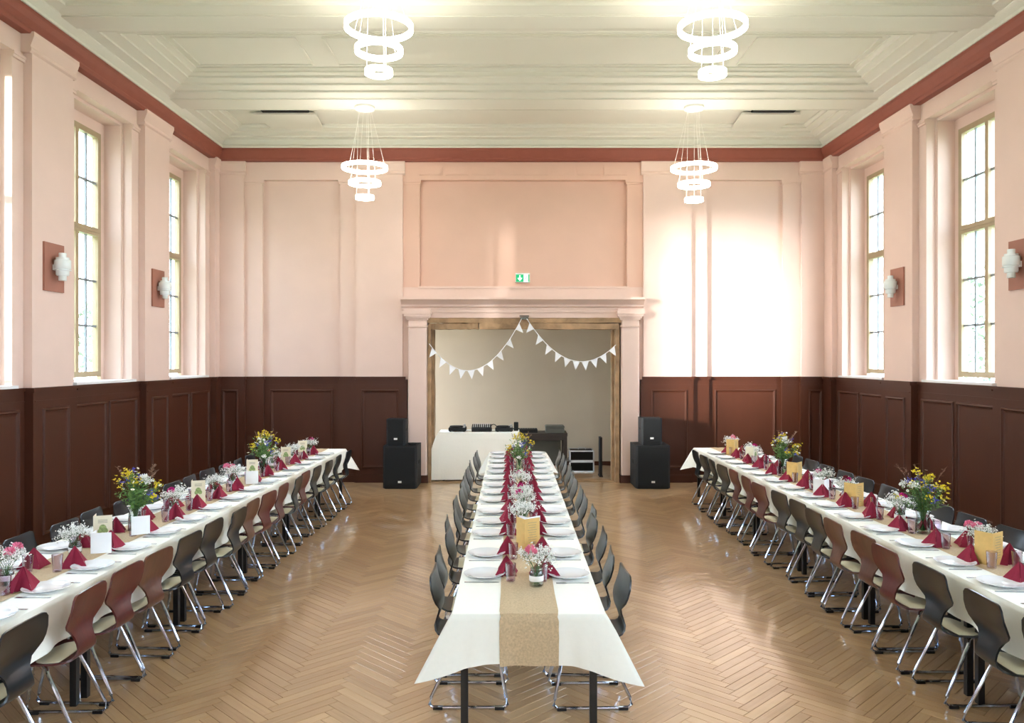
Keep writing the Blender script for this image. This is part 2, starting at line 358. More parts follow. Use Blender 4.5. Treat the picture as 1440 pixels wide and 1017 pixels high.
def side_wall(name, s, X, pils, pw):
    root = empty(name, (0, 0, 0), kind='structure')
    P = lambda u: s * (abs(X) + u)
    wain = empty('trim_1' if s < 0 else 'trim_2', (0, 0, 0), kind='structure')
    wm = MB()
    det = 0
    for i, y in enumerate(pils):
        y1 = min(y + pw, YB)
        # pilaster with rounded-off cap
        m = MB(); m.box((P(0), y, 0), (P(.5), y1, Z_CORN0 + .1))
        m.prism([(P(0), 5.27), (P(-.02), 5.29), (P(-.02), 5.31), (P(-.01), 5.33), (P(-.05), 5.44), (P(-.05), Z_CORN0 + .02), (P(.3), Z_CORN0 + .02), (P(.3), 5.27)], 'y', y - .045, y1 + .045 if y1 < YB else y1)
        m.build('pilaster', M['wall'], root)
        mm = wains_seg(wain, (P(0), y), (P(0), y1), (-s, 0), [(.13, pw - .13)] if y1 < YB else [])
        wm.add(mm.v, mm.f)
        wm.box((P(-.03), y - .03, 0), (P(.1), y, WAIN - .05)); wm.box((P(-.06), y - .06, WAIN - .05), (P(.1), y, WAIN)); wm.box((P(-.05), y - .05, 0), (P(.1), y, .12))
        if y1 < YB: wm.box((P(-.03), y1, 0), (P(.1), y1 + .03, WAIN - .05)); wm.box((P(-.06), y1, WAIN - .05), (P(.1), y1 + .06, WAIN))
        # bay towards the camera
        if i + 1 < len(pils):
            a, b = pils[i + 1] + pw, y
        else:
            continue
        if b < YF + .5: continue
        ca, cb = a + .19, b - .19
        m = MB()
        m.box((P(WALL_D), a - .05, 0), (P(.5), ca, Z_CORN0 + .1)); m.box((P(WALL_D), cb, 0), (P(.5), b + .05, Z_CORN0 + .1))
        m.box((P(WALL_D), ca, 5.24), (P(.5), cb, Z_CORN0 + .1)); m.box((P(WALL_D), ca, 0), (P(.5), cb, WAIN - .02))
        # second step of the reveal with a small bead, then the window wall
        m.box((P(REV1), ca, WAIN - .02), (P(.5), ca + .04, 5.24)); m.box((P(REV1), cb - .04, WAIN - .02), (P(.5), cb, 5.24)); m.box((P(REV1), ca + .04, 5.20), (P(.5), cb - .04, 5.24))
        m.box((P(REV2), ca + .04, WAIN - .02), (P(.5), ca + .12, 5.20)); m.box((P(REV2), cb - .12, WAIN - .02), (P(.5), cb - .04, 5.20)); m.box((P(REV2), ca + .12, 5.06), (P(.5), cb - .12, 5.20))
        for yy, q in ((ca, 1), (cb, -1)):
            m.tube([(P(REV1), yy + q * .005, WAIN), (P(REV1), yy + q * .005, 5.23)], .016, 8)
        m.build('window_bay', M['wall'], root)
        # cap moulding beside the window recess
        mc = MB()
        for u0, u1 in ((a, ca + .01), (cb - .01, b)): mc.box((P(WALL_D - .02), u0, 5.17), (P(WALL_D + .02), u1, 5.20)); mc.box((P(WALL_D - .03), u0, 5.20), (P(WALL_D + .02), u1, 5.23))
        mc.build('moulding', M['wall'], root)
        sl = MB(); sl.box((P(WALL_D - .05), ca - .03, WAIN), (P(.46), cb + .03, WAIN + .03)); sl.build('window_sill', M['sill'], root)
        window(s, abs(X) + REV2 + .04, ca + .12, cb - .12, detail=b > 6)
        w2 = b - a
        mm = wains_seg(wain, (P(WALL_D), a), (P(WALL_D), b), (-s, 0), [(.12, w2 / 2 - .03), (w2 / 2 + .03, w2 - .12)])
        wm.add(mm.v, mm.f)
    w_o = wm.build('wainscot', M['brown'], wain)
    # brown-red cornice band along the wall with a white cove above
    m = MB(); m.prism([(P(.10), Z_CORN0), (P(-.01), Z_CORN0), (P(-.03), Z_CORN0 + .03), (P(-.03), Z_CORN0 + .05), (P(-.07), Z_CORN0 + .10), (P(-.10), Z_CORN0 + .16), (P(-.10), Z_CORN1), (P(.10), Z_CORN1)], 'y', YF, YB)
    c = m.build('trim_3' if s < 0 else 'trim_4', M['cornice']); tag(c, kind='structure')
    return root
side_wall('wall_left', -1, XL, PIL_L, PW_L)
side_wall('wall_right', 1, XR, PIL_R, PW_R)

# ---- back wall
def back_wall():
    root = empty('wall_back', (0, 0, 0), kind='structure')
    F, T_, N_ = YB - .03, YB + .03, YB + .10          # wide pilaster, thin pilaster, niche planes
    ZT = Z_CORN0 + .1; D = YB + .35
    def wide(x0, x1, corner=False):
        m = MB(); m.box((x0, F, 0), (x1, D, ZT))
        m.prism([(F, 5.24), (F - .02, 5.26), (F - .02, 5.28), (F - .01, 5.30), (F - .05, 5.42), (F - .05, 5.47), (F + .2, 5.47), (F + .2, 5.24)], 'x', x0 - .04, x1 + .04)
        m.build('pilaster', M['wall'], root)
    def thin(x0, x1, mt='wall'):
        m = MB(); m.box((x0, T_, 0), (x1, D, 5.20))
        m.box((x0 - .03, T_ - .03, 5.12), (x1 + .03, D, 5.16)); m.box((x0 - .015, T_ - .015, 5.09), (x1 + .015, D, 5.12))
        m.build('thin_pilaster', M[mt], root)
    def niche(x0, x1, mt='wall'):
        m = MB(); m.box((x0, N_, 0), (x1, D, 5.20)); m.build('wall_field', M[mt], root)
    for sgn, xs in ((1, (-4.97, -4.56, -4.26, -2.93, -2.65, -1.85)), (-1, (5.33, 4.95, 4.65, 3.35, 3.07, 2.25))):
        a, b, c, d, e, f = xs
        o = lambda p, q: (min(p, q), max(p, q))
        wide(*o(a, b)); thin(*o(b, c)); niche(*o(c, d)); thin(*o(d, e)); wide(*o(e, f))
        x0, x1 = o(b, e)
        m = MB(); m.box((x0, F + .03, 5.16), (x1, D, ZT)); m.build('frieze', M['wall'], root)
    # centre bay above the opening
    for xa, xb in ((-1.85, -1.57), (1.98, 2.25)):
        m = MB(); m.box((xa, T_, 3.33), (xb, D, 5.20)); m.box((xa - .03, T_ - .03, 5.12), (xb + .03, D - .01, 5.16)); m.box((xa - .015, T_ - .015, 5.09), (xb + .015, D - .01, 5.12))
        m.build('thin_pilaster', M['wall_glow_tint'], root)
    m = MB(); m.box((-1.58, YB + .13, 3.32), (1.99, D - .01, 5.19)); m.build('wall_field', M['wall_glow_tint'], root)
    m = MB(); m.box((-1.85, T_ + .004, 2.82), (2.25, D, 3.33)); m.box((-1.60, T_ - .01, 3.31), (2.01, T_ + .12, 3.345)); m.build('lintel', M['wall'], root)
    m = MB(); m.box((-1.85, F + .03, 5.16), (2.25, D, ZT)); m.build('frieze', M['wall_glow_tint'], root)
    n = 8; x0 = -1.6; wd = (2.0 + 1.6) / n
    fm = MB().box((-.2, -.012, 5.24), (.2, .006, 5.38)).box((-.185, -.018, 5.255), (.185, 0, 5.365)).mesh('frieze_tablet', M['wall_glow_tint'])
    for k in range(n): link('frieze_tablet', fm, root, (x0 + wd * (k + .5), F + .03, 0))
    # entablature
    m = MB(); y = T_
    prof = [(y + .1, 2.93), (y - .12, 2.93), (y - .13, 2.97), (y - .16, 2.99), (y - .16, 3.02), (y - .24, 3.08), (y - .28, 3.10), (y - .28, 3.14), (y + .1, 3.16)]
    m.prism(prof, 'x', -1.86, 2.24); m.box((-1.40, y - .10, 2.80), (1.83, y + .05, 2.94)); m.box((-1.40, y - .12, 2.89), (1.83, y, 2.93))
    m.build('entablature', M['wall'], root)
    # pillars beside the opening
    for x0, x1 in ((-1.75, -1.43), (1.86, 2.17)):
        m = MB(); yf = y - .14
        e = .02
        m.prism([(x0 + e, yf), (x1 - e, yf), (x1, yf + e), (x1, y + .1), (x0, y + .1), (x0, yf + e)], 'z', 0, 2.80)
        for k, (g, z0, z1) in enumerate(((.015, 2.64, 2.67), (.02, 2.76, 2.79), (.04, 2.79, 2.82), (.065, 2.82, 2.86), (.08, 2.86, 2.92), (.065, 2.92, 2.945))):
            m.box((x0 - g, yf - g, z0), (x1 + g, y + .1, z1))
        m.build('pillar', M['wall'], root)
        m = MB(); m.box((x0 - .02, yf - .025, 0), (x1 + .02, y + .08, .13)); m.build('plinth', M['brown'], root)
    # wall beside the pillars and the thickness of the opening
    m = MB(); m.box((-1.85, T_, 0), (-1.43, D, 2.82)); m.box((1.86, T_, 0), (2.25, D, 2.82)); m.build('door_pier', M['wall'], root)
    # wainscot
    tr = empty('trim_5', (0, 0, 0), kind='structure')
    wm = MB()
    def seg(x0, x1, yy, pans):
        mm = wains_seg(tr, (x0, yy), (x1, yy), (0, -1), pans); wm.add(mm.v, mm.f)
    seg(-4.97, -4.56, F, [(.05, .33)]); seg(-4.56, -4.26, T_, []); seg(-4.26, -2.93, N_ - .02, [(.13, 1.21)]); seg(-2.93, -2.65, T_, []); seg(-2.65, -1.80, F, [(.10, .74)])
    seg(2.23, 3.07, F, [(.15, .76)]); seg(3.07, 3.35, T_, []); seg(3.35, 4.65, N_ - .02, [(.13, 1.18)]); seg(4.65, 4.95, T_, []); seg(4.95, 5.33, F, [(.1, .34)])
    for x in (-1.80, 2.20): wm.box((x, F - .03, 0), (x + .03, F + .1, WAIN - .05))
    for x, d_, ya, yb in ((-4.56, 1, F, T_), (-4.26, 1, T_, N_), (-2.93, -1, T_, N_), (-2.65, -1, F, T_), (4.95, -1, F, T_), (4.65, -1, T_, N_), (3.35, 1, T_, N_), (3.07, 1, F, T_)):
        wm.box((x - d_ * .002, ya - .03, 0), (x + d_ * .028, yb, WAIN - .05)); wm.box((x - d_ * .002, ya - .06, WAIN - .05), (x + d_ * .05, yb, WAIN))
    wm.build('wainscot', M['brown'], tr)
    m = MB(); f = YB
    m.prism([(f, Z_CORN0), (f - .09, Z_CORN0), (f - .11, Z_CORN0 + .03), (f - .11, Z_CORN0 + .05), (f - .14, Z_CORN0 + .10), (f - .17, Z_CORN0 + .16), (f - .17, Z_CORN1), (f, Z_CORN1)], 'x', XL - .1, XR + .1)
    tag(m.build('trim_6', M['cornice']), kind='structure')
back_wall()
# wall behind the camera, two unseen windows added for frontal daylight
m = MB(); fill_windows = [(-3.2, -2.0), (2.3, 3.5)]; e_ = [XL - .5] + [t for q in fill_windows for t in q] + [XR + .5]
for k in range(0, len(e_), 2): m.box((e_[k], YF - .2, 0), (e_[k + 1], YF, 6.4))
for a, b in fill_windows: m.box((a, YF - .2, 0), (b, YF, 1.2)); m.box((a, YF - .2, 5.1), (b, YF, 6.4))
tag(m.build('wall_front', M['wall']), kind='structure')
for a, b in fill_windows:
    win_n += 1; wr_ = empty('window_%d' % win_n, ((a + b) / 2, YF - .1, 1.2), kind='structure'); h_ = (b - a) / 2; m = MB()
    for x in (-h_ + .03, -h_ / 3, h_ / 3, h_ - .03): m.box((x - .03, -.03, 0), (x + .03, .03, 3.9))
    for z in (0, 1.3, 2.6, 3.84): m.box((-h_, -.028, z), (h_, .028, z + .06))
    m.build('window_frame', M['frame'], wr_); MB().box((-h_ + .02, -.003, .02), (h_ - .02, .003, 3.88)).build('pane', M['pane'], wr_)

# ---- rough timber casing of the opening
dr = empty('door_1', (0, YB, 0), kind='structure')
def rough(m, p, q, wd, h, seed, n=10):
    r = random.Random(seed); p = Vector(p); q = Vector(q); d = q - p
    pts = []
    vertical = abs(d.z) > abs(d.x)
    vs = []; fs = []
    for i in range(n + 1):
        c = p + d * i / n
        j = lambda: r.uniform(-.006, .006)
        if vertical: ring = [(-wd / 2, -h / 2), (wd / 2, -h / 2), (wd / 2, h / 2), (-wd / 2, h / 2)]; vs += [(c.x + a + j(), c.y + b + j(), c.z) for a, b in ring]
        else: ring = [(-wd / 2, -h / 2), (wd / 2, -h / 2), (wd / 2, h / 2), (-wd / 2, h / 2)]; vs += [(c.x, c.y + a + j(), c.z + b + j()) for a, b in ring]
    for i in range(n):
        for k in range(4): fs.append((i * 4 + k, i * 4 + (k + 1) % 4, i * 4 + 4 + (k + 1) % 4, i * 4 + 4 + k))
    fs += [(3, 2, 1, 0), tuple(n * 4 + k for k in range(4))]
    m.add(vs, fs)
    return m
for k, (p, q, wd, h) in enumerate([((-1.39, .02, 0), (-1.39, .02, 2.68), .055, .22), ((-1.345, .14, 0), (-1.345, .14, 2.6), .05, .20), ((1.80, .02, 0), (1.80, .02, 2.68), .07, .22), ((1.75, .16, 0), (1.75, .16, 2.6), .05, .18)]):
    rough(MB(), p, q, wd, h, k).build('jamb_timber', M['timber'], dr)
for k, (p, q, wd, h) in enumerate([((-1.43, .02, 2.755), (1.86, .02, 2.755), .22, .08), ((-1.40, .04, 2.655), (-.56, .04, 2.66), .22, .10), ((-.54, .02, 2.66), (1.82, .02, 2.655), .24, .10)]):
    rough(MB(), p, q, wd, h, 20 + k, 16).build('head_timber', M['timber'], dr)
m = MB(); m.box((-1.43, -.02, 0), (1.86, .28, .012)); m.build('threshold', M['timber'], dr)

# ---- room behind the opening
YR = 15.75
br = empty('wall_far', (0, 0, 0), kind='structure')
m = MB(); m.box((-3.2, YR, 0), (3.4, YR + .2, 3.6)); m.build('plaster_wall', M['grey'], br)
m = MB(); m.box((3.2, YB + .35, 0), (3.4, YR, 3.6)); m.build('plaster_wall', M['grey'], br)
m = MB(); m.box((-3.2, YB + .35, 0), (-3.0, YR, .7)); m.box((-3.2, YB + .35, 3.3), (-3.0, YR, 3.6)); m.box((-3.2, YB + .35, .7), (-3.0, YB + .45, 3.3)); m.box((-3.2, YR - .12, .7), (-3.0, YR, 3.3)); m.build('plaster_wall', M['grey'], br)
m = MB(); m.box((-3.2, YB + .3, 3.5), (3.4, YR + .2, 3.7)); m.build('plaster_ceiling', M['grey'], br)
m = MB(); m.box((-3.0, YR - .02, 0), (3.2, YR, .08)); m.build('skirting', M['brown'], br)

# ---- floor: slab plus oak herringbone blocks
def floor():
    root = empty('floor', (0, 0, 0), kind='structure')
    m = MB(); m.box((XL - .6, YF - .3, -.25), (XR + .6, YR + .2, -.0035)); m.build('screed', M['joint'], root)
    L, W_ = .50, .0714; g = .0012
    a = math.radians(45); ca, sa = math.cos(a), math.sin(a)
    n = int(round(L / W_))
    blocks = []
    def world(u, v): return (u * ca - v * sa, u * sa + v * ca)
    # herringbone lattice: block H at (i*W + 2L*k.., ..); generated in the rotated frame (u, v)
    N = 170
    for i in range(-N, N):
        for k in range(-20, 40):
            u = i * W_ + k * L; v = i * W_ - k * L
            # horizontal block [u, u+L] x [v, v+W]; vertical block [u, u+W] x [v+W, v+W+L] shifted
            for kind in (0, 1):
                if kind == 0: cu, cv = u + L / 2, v + W_ / 2
                else: cu, cv = u + L + W_ / 2 , v + W_ - L / 2 + 0 * L
                x, y = world(cu, cv)
                x -= 0.0; y += 1.0
                blocks.append((x, y, a if kind == 0 else a + PI / 2))
    seen = {}
    for x, y, r in blocks:
        if XL - .05 < x < XR + .05 and YF < y < YR - .1:
            if y > YB + .25 and not (-2.8 < x < 3.0): continue
            seen[(round(x, 3), round(y, 3))] = (x, y, r)
    bl = sorted(seen.values(), key=lambda t: (t[1], t[0]))
    def add_tone(me, tones, offs):
        ca_ = me.color_attributes.new('tone', 'FLOAT_COLOR', 'CORNER'); uv = me.uv_layers.new(name='UVMap')
        cols = []; uvs = []
        for pi, p in enumerate(me.polygons):
            b = pi // 10; t = tones[b]; ou, ov = offs[b]
            for li in p.loop_indices:
                co = local[me.loops[li].vertex_index]
                cols += [t, t, t, 1.0]; uvs += [co[0] + ou, co[1] + ov]
        ca_.data.foreach_set('color', cols); uv.data.foreach_set('uv', uvs)
    hl, hw = L / 2 - g, W_ / 2 - g
    singles = []; rest = []
    for b in bl:
        x, y, r = b
        if 4.55 < y and abs(x / max(y, .1)) < .66 and len(singles) < 300: singles.append(b)
        else: rest.append(b)
    base = MB().bev((-hl, -hw, -.012), (hl, hw, 0), .0012)
    variants = []
    for k in range(10):
        local = base.v; me = base.mesh('parquet_block', M['parquet'], fix=False)
        add_tone(me, [R.random()], [(R.uniform(0, 50), R.uniform(0, 50))]); variants.append(me)
    for x, y, r in singles: link('parquet_block', variants[R.randrange(10)], root, (x, y, 0), r)
    mb = MB(); local = []; tones = []; offs = []
    for x, y, r in rest:
        c, s_ = math.cos(r), math.sin(r)
        mb.add([(x + p[0] * c - p[1] * s_, y + p[0] * s_ + p[1] * c, p[2]) for p in base.v], base.f)
        local += base.v; tones.append(R.random()); offs.append((R.uniform(0, 50), R.uniform(0, 50)))
    me = mb.mesh('parquet_field', M['parquet'], fix=False); add_tone(me, tones, offs)
    o = link('parquet_field', me, root); o['kind'] = 'stuff'
    print('parquet blocks', len(bl))
floor()

# ---- ceiling with beams and stepped coffers
def ceiling():
    root = empty('ceiling', (0, 0, 0), kind='structure')
    x0, x1 = XL + .06, XR - .06
    beams = [(11.22, 11.70), (8.50, 8.87), (5.75, 6.12), (3.0, 3.37), (.25, .62), (-2.6, -2.3)]
    # cove between the cornice band and the ceiling
    m = MB()
    m.prism([(XL - .12, Z_CORN1), (XL + .12, Z_CORN1), (XL + .12, Z_CORN1 + .03), (XL + .08, Z_CORN1 + .06), (XL + .16, Z_BEAM), (XL + .16, 6.3), (XL - .12, 6.3)], 'y', YF, YB + .1)
    m.prism([(XR + .12, Z_CORN1), (XR - .12, Z_CORN1), (XR - .12, Z_CORN1 + .03), (XR - .08, Z_CORN1 + .06), (XR - .16, Z_BEAM), (XR - .16, 6.3), (XR + .12, 6.3)], 'y', YF, YB + .1)
    m.prism([(YB + .1, Z_CORN1), (YB - .19, Z_CORN1), (YB - .19, Z_CORN1 + .03), (YB - .15, Z_CORN1 + .06), (YB - .22, Z_BEAM), (YB - .22, 6.3), (YB + .1, 6.3)], 'x', XL - .1, XR + .1)
    m.build('cove', M['ceil'], root)
    for a, b in beams:
        m = MB(); m.box((XL - .1, a, Z_BEAM), (XR + .1, b, 6.3)); m.box((XL + .1, a + .03, Z_BEAM - .012), (XR - .1, b - .03, Z_BEAM)); m.build('beam', M['ceil'], root)
    spans = [(11.70, YB - .2)] + [(beams[i + 1][1], beams[i][0]) for i in range(len(beams) - 1)]
    for (a, b) in spans:
        m = MB(); X0, X1, A, B, z = XL + .14, XR - .14, a, b, Z_BEAM
        steps = [(.14, .05), (.155, .045), (.155, .045), (.10, .03), (.08, .03)] if b - a > 2.2 else [(.12, .04), (.12, .04), (.12, .04), (.06, .03)]
        def rg(x0, x1, a, b, z): return [(x0, a, z), (x1, a, z), (x1, b, z), (x0, b, z)]
        rings = [rg(X0 - .05, X1 + .05, A - .02, B + .02, z)]
        for ins, rise in steps:
            # tread slopes a little, with a raised nosing, then the riser
            X0 += ins; X1 -= ins; A += ins; B -= ins
            rings.append(rg(X0, X1, A, B, z + rise * .62)); rings.append(rg(X0 + .003, X1 - .003, A + .003, B - .003, z + rise * .62 - .007)); rings.append(rg(X0 + .016, X1 - .016, A + .016, B - .016, z + rise * .62 - .007))
            z += rise; rings.append(rg(X0 + .017, X1 - .017, A + .017, B - .017, z))
        vs = [p for r in rings for p in r]; fs = []
        for i in range(len(rings) - 1):
            for j in range(4): fs.append((i * 4 + j, i * 4 + (j + 1) % 4, i * 4 + 4 + (j + 1) % 4, i * 4 + 4 + j))
        n = len(rings) * 4; fs.append((n - 4, n - 3, n - 2, n - 1)); m.add(vs, fs)
        if b - a > 2.2:
            # three flat panels outlined with fillets
            def fillet(xa, xb, ya, yb):
                for p, q in (((xa, ya), (xb, ya)), ((xb, ya), (xb, yb)), ((xb, yb), (xa, yb)), ((xa, yb), (xa, ya))):
                    m.obox((p[0], p[1], z - .006), (q[0], q[1], z - .006), (0, 0, 1), .022, .018)
            w3 = X1 - X0
            fillet(X0 + .10, X0 + .10 + w3 * .17, A + .1, B - .1); fillet(X0 + w3 * .22, X1 - w3 * .22, A + .1, B - .1); fillet(X1 - .10 - w3 * .17, X1 - .10, A + .1, B - .1)
        m.build('coffer', M['ceil'], root, fix=False)
    m = MB(); m.box((XL - .6, YF - .2, 6.3), (XR + .6, YB + .4, 6.45)); m.build('roof_slab', M['ceil'], root)
ceiling()

# hanging acoustic slabs near the back wall
for x0, x1, lab in ((-3.98, -3.02, 'white ceiling hatch panel over the back left corner, dark slot above'), (3.55, 4.45, 'white ceiling hatch panel over the back right corner, dark slot above')):
    o = empty('ceiling_hatch', ((x0 + x1) / 2, 12.6, 5.87), label=lab, cat='vent', group='ceiling hatches by the back wall')
    h = (x1 - x0) / 2
    MB().prism([(-h, -.33), (h, -.33), (h - .06, .45), (-h + .06, .45)], 'z', 0, .03).build('hatch_panel', M['ceil'], o)
    MB().box((-h + .15, -.46, .025), (h - .1, -.30, .09)).build('slot', M['black'], o)
    m = MB()
    for sx in (-1, 1): m.box((sx * (h - .25) - .01, -.01, .03), (sx * (h - .25) + .01, .01, .13))
    m.build('hanger', M['wire'], o)

# ------------------------------------------------------------------ outside: lawn and a few trees
m = MB(); m.box((-60, -60, -1.3), (60, 60, -1.25)); g_ = m.build('ground', M['ground']); tag(g_, kind='structure')
def tree(x, y, h, seed, label):
    r = random.Random(seed)
    t = empty('tree', (x, y, -1.25), label=label, cat='tree', group='trees outside the windows')
    MB().tube([(0, 0, 0), (.1, 0, h * .3), (0, .1, h * .6), (.1, 0, h * .9)], [.22, .17, .11, .04], 8).build('trunk', M['bark'], t, smooth=True)
    m = MB()
    for k in range(1500):
        a = r.uniform(0, 2 * PI); rad = abs(r.gauss(0, 1.0)); z = h * .35 + r.random() * h * .65
        c = Vector((math.cos(a) * rad, math.sin(a) * rad, z)); d = Vector((r.uniform(-1, 1), r.uniform(-1, 1), r.uniform(-1, 1))) * .14; e = Vector((r.uniform(-1, 1), r.uniform(-1, 1), r.uniform(-1, 1))) * .14
        m.add([c, c + d, c + d + e, c + e], [(0, 1, 2, 3)])
    m.build('foliage', M['foliage'], t, fix=False)
hz = Vector((sun_dir.x, sun_dir.y, 0)).normalized(); hy = Vector((-hz.y, hz.x, 0)); O_ = Vector((-5.45, 7.40, 0)) - hz * 21
for nm_, y0_, y1_, h_ in (('nearer', -26, -.78, 12.0), ('farther', .78, 13.0, 12.0)):      # unseen houses added to block the sun; the gap passes one beam
    c_ = O_ + hy * (y0_ + y1_) / 2
    hb = empty('sun_blocker', (c_.x, c_.y, -1.25), math.atan2(hz.y, hz.x), label='%s added sun-blocking house outside the left windows' % nm_, cat='sun_blocker'); dy = (y1_ - y0_) / 2
    MB().box((-4, -dy, 0), (4, dy, h_)).build('wall', M['grey'], hb); MB().prism([(-4.3, h_), (4.3, h_), (0, h_ + 2.0)], 'y', -dy, dy).build('blocker_roof', M['cornice'], hb)
tree(-15.5, 27.2, 5.4, 3, 'leafy tree beyond the second window of the left wall')
tree(16.5, 26.8, 6.5, 4, 'leafy tree beyond the nearest right hand window')

# ------------------------------------------------------------------ chairs
def make_chair(kind):
    root = empty('chair', (0, 0, 0), cat='chair')
    # profile (y, z, halfwidth, dish), from the top of the back down and forward over the seat
    prof = [(-.250, .797, .146, .004), (-.250, .791, .170, .006), (-.246, .772, .188, .010), (-.230, .72, .197, .020), (-.214, .675, .203, .022), (-.200, .64, .198, .022), (-.193, .61, .172, .018), (-.196, .58, .128, .010),
            (-.210, .545, .100, .004), (-.226, .51, .094, .0), (-.236, .475, .098, .0), (-.232, .445, .112, -.002), (-.212, .423, .132, -.004), (-.175, .412, .155, -.006), (-.12, .409, .180, -.010),
            (-.04, .412, .196, -.012), (.06, .420, .200, -.010), (.14, .428, .198, -.006), (.185, .428, .188, -.002), (.205, .420, .168, 0), (.212, .410, .14, 0)]
    nx = 8; th = .011
    n = len(prof); vs = []
    nrm = []
    for i in range(n):
        a = prof[max(i - 1, 0)]; b = prof[min(i + 1, n - 1)]; d = Vector((0, b[0] - a[0], b[1] - a[1])).normalized(); nrm.append(Vector((0, -d.z, d.y)))   # to the rear / below
    for side in (0, 1):
        for i, (y, z, hw, dish) in enumerate(prof):
            for j in range(nx + 1):
                t = -1 + 2 * j / nx
                c = Vector((t * hw, y, z)) - nrm[i] * (-dish * (t * t)) * -1
                vs.append(c + nrm[i] * (th if side else 0) * (1 if nrm[i].length else 0))
    fs = []; K = (nx + 1); O = n * K
    for i in range(n - 1):
        for j in range(nx):
            q = (i * K + j, i * K + j + 1, (i + 1) * K + j + 1, (i + 1) * K + j); fs.append(q); fs.append(tuple(O + t for t in reversed(q)))
        for j in (0, nx): fs.append((i * K + j, (i + 1) * K + j, O + (i + 1) * K + j, O + i * K + j))
    for j in range(nx):
        for i in (0, n - 1): fs.append((i * K + j, i * K + j + 1, O + i * K + j + 1, O + i * K + j))
    MB().add(vs, fs).build('seat_shell', M['shell_' + kind], root, smooth=True)
    # thin cream layer over the seat
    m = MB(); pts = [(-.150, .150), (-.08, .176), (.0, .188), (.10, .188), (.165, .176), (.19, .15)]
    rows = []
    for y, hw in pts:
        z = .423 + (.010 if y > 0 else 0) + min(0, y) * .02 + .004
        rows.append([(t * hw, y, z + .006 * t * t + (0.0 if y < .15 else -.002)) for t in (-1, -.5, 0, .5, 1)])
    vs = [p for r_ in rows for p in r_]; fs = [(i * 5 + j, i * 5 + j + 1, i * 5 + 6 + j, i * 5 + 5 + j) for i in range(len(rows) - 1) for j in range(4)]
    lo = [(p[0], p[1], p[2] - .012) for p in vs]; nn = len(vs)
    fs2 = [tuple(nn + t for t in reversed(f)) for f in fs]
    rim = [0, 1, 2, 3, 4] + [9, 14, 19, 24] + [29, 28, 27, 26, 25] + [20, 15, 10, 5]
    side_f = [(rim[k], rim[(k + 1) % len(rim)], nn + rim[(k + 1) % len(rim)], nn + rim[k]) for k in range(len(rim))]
    MB().add(vs + lo, fs + fs2 + side_f).build('seat_top_layer', M['seat_cream'], root, smooth=True)
    # chrome sled legs
    for sx in (-1, 1):
        x = sx * .185; xt = sx * .13
        P = [(xt, .11, .400), (xt + sx * .02, .135, .395), (xt + sx * .035, .15, .37), (x, .205, .07), (x + sx * .002, .212, .03), (x, .195, .012), (x, .17, .0105),
             (x, -.20, .0105), (x, -.235, .012), (x, -.255, .03), (x, -.245, .07), (xt + sx * .035, -.10, .37), (xt + sx * .02, -.088, .395), (xt, -.06, .400)]
        leg = MB().tube(P, .0105, 8).build('sled_leg', M['chrome'], root, smooth=True)
        for yy in (.165, -.205): MB().box((x - .014, yy - .028, 0), (x + .014, yy + .028, .017)).build('rubber_foot', M['rubber'], leg)
    m = MB()
    for yy in (.11, -.06): m.tube([(-.135, yy, .400), (.135, yy, .400)], .0095, 8)
    m.box((-.09, -.09, .398), (-.06, .14, .408)); m.box((.06, -.09, .398), (.09, .14, .408))
    m.build('seat_bracket', M['chrome'], root, smooth=True)
    return root
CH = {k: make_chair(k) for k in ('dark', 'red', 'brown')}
COLN = {'dark': 'slate dark', 'red': 'red-brown', 'brown': 'walnut brown'}
def chair(kind, x, y, rz, label, group):
    return place(CH[kind], used, (x, y, 0), rz, label, group)
# centre table rows
XC = .095
cl = [4.96, 5.45, 6.1, 6.55, 7.0, 7.5, 8.05, 8.5, 9.0, 9.55, 10.15, 10.75, 11.25]
cr = [4.95, 5.45, 6.1, 6.6, 7.05, 7.6, 8.1, 8.7, 9.2, 9.75, 10.3, 10.85, 11.3]
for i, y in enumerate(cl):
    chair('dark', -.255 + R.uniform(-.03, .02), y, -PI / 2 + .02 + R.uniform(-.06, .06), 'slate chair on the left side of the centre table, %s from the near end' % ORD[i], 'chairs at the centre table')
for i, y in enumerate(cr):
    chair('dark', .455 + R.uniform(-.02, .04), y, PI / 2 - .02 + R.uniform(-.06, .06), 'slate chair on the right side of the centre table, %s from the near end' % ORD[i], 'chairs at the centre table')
LI = [(3.95, 'dark'), (4.53, 'red'), (5.02, 'red'), (5.42, 'brown'), (5.94, 'dark'), (6.42, 'dark'), (6.89, 'dark'), (7.34, 'brown'), (7.80, 'red'), (8.26, 'red'), (8.75, 'dark'), (9.2, 'red'), (9.66, 'dark'), (10.16, 'dark'), (10.75, 'dark'), (11.3, 'dark')]
RI = [(3.86, 'dark'), (4.37, 'dark'), (4.98, 'dark'), (5.50, 'red'), (5.93, 'brown'), (6.41, 'brown'), (6.84, 'dark'), (7.30, 'dark'), (7.80, 'dark'), (8.32, 'red'), (8.78, 'red'), (9.32, 'red'), (9.78, 'dark'), (10.24, 'dark'), (10.74, 'dark'), (11.3, 'dark')]
TLX = lambda y: -2.60 + (y - 4) * .011            # aisle edge of the left row of tables
TRX = lambda y: 2.80
TWD = .81
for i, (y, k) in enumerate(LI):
    chair(k, TLX(y) - .06 + R.uniform(-.02, .03), y, PI / 2 + R.uniform(-.07, .07), '%s chair on aisle side of the left table, %s from the near end' % (COLN[k], ORD[i]), 'aisle chairs at the left table')
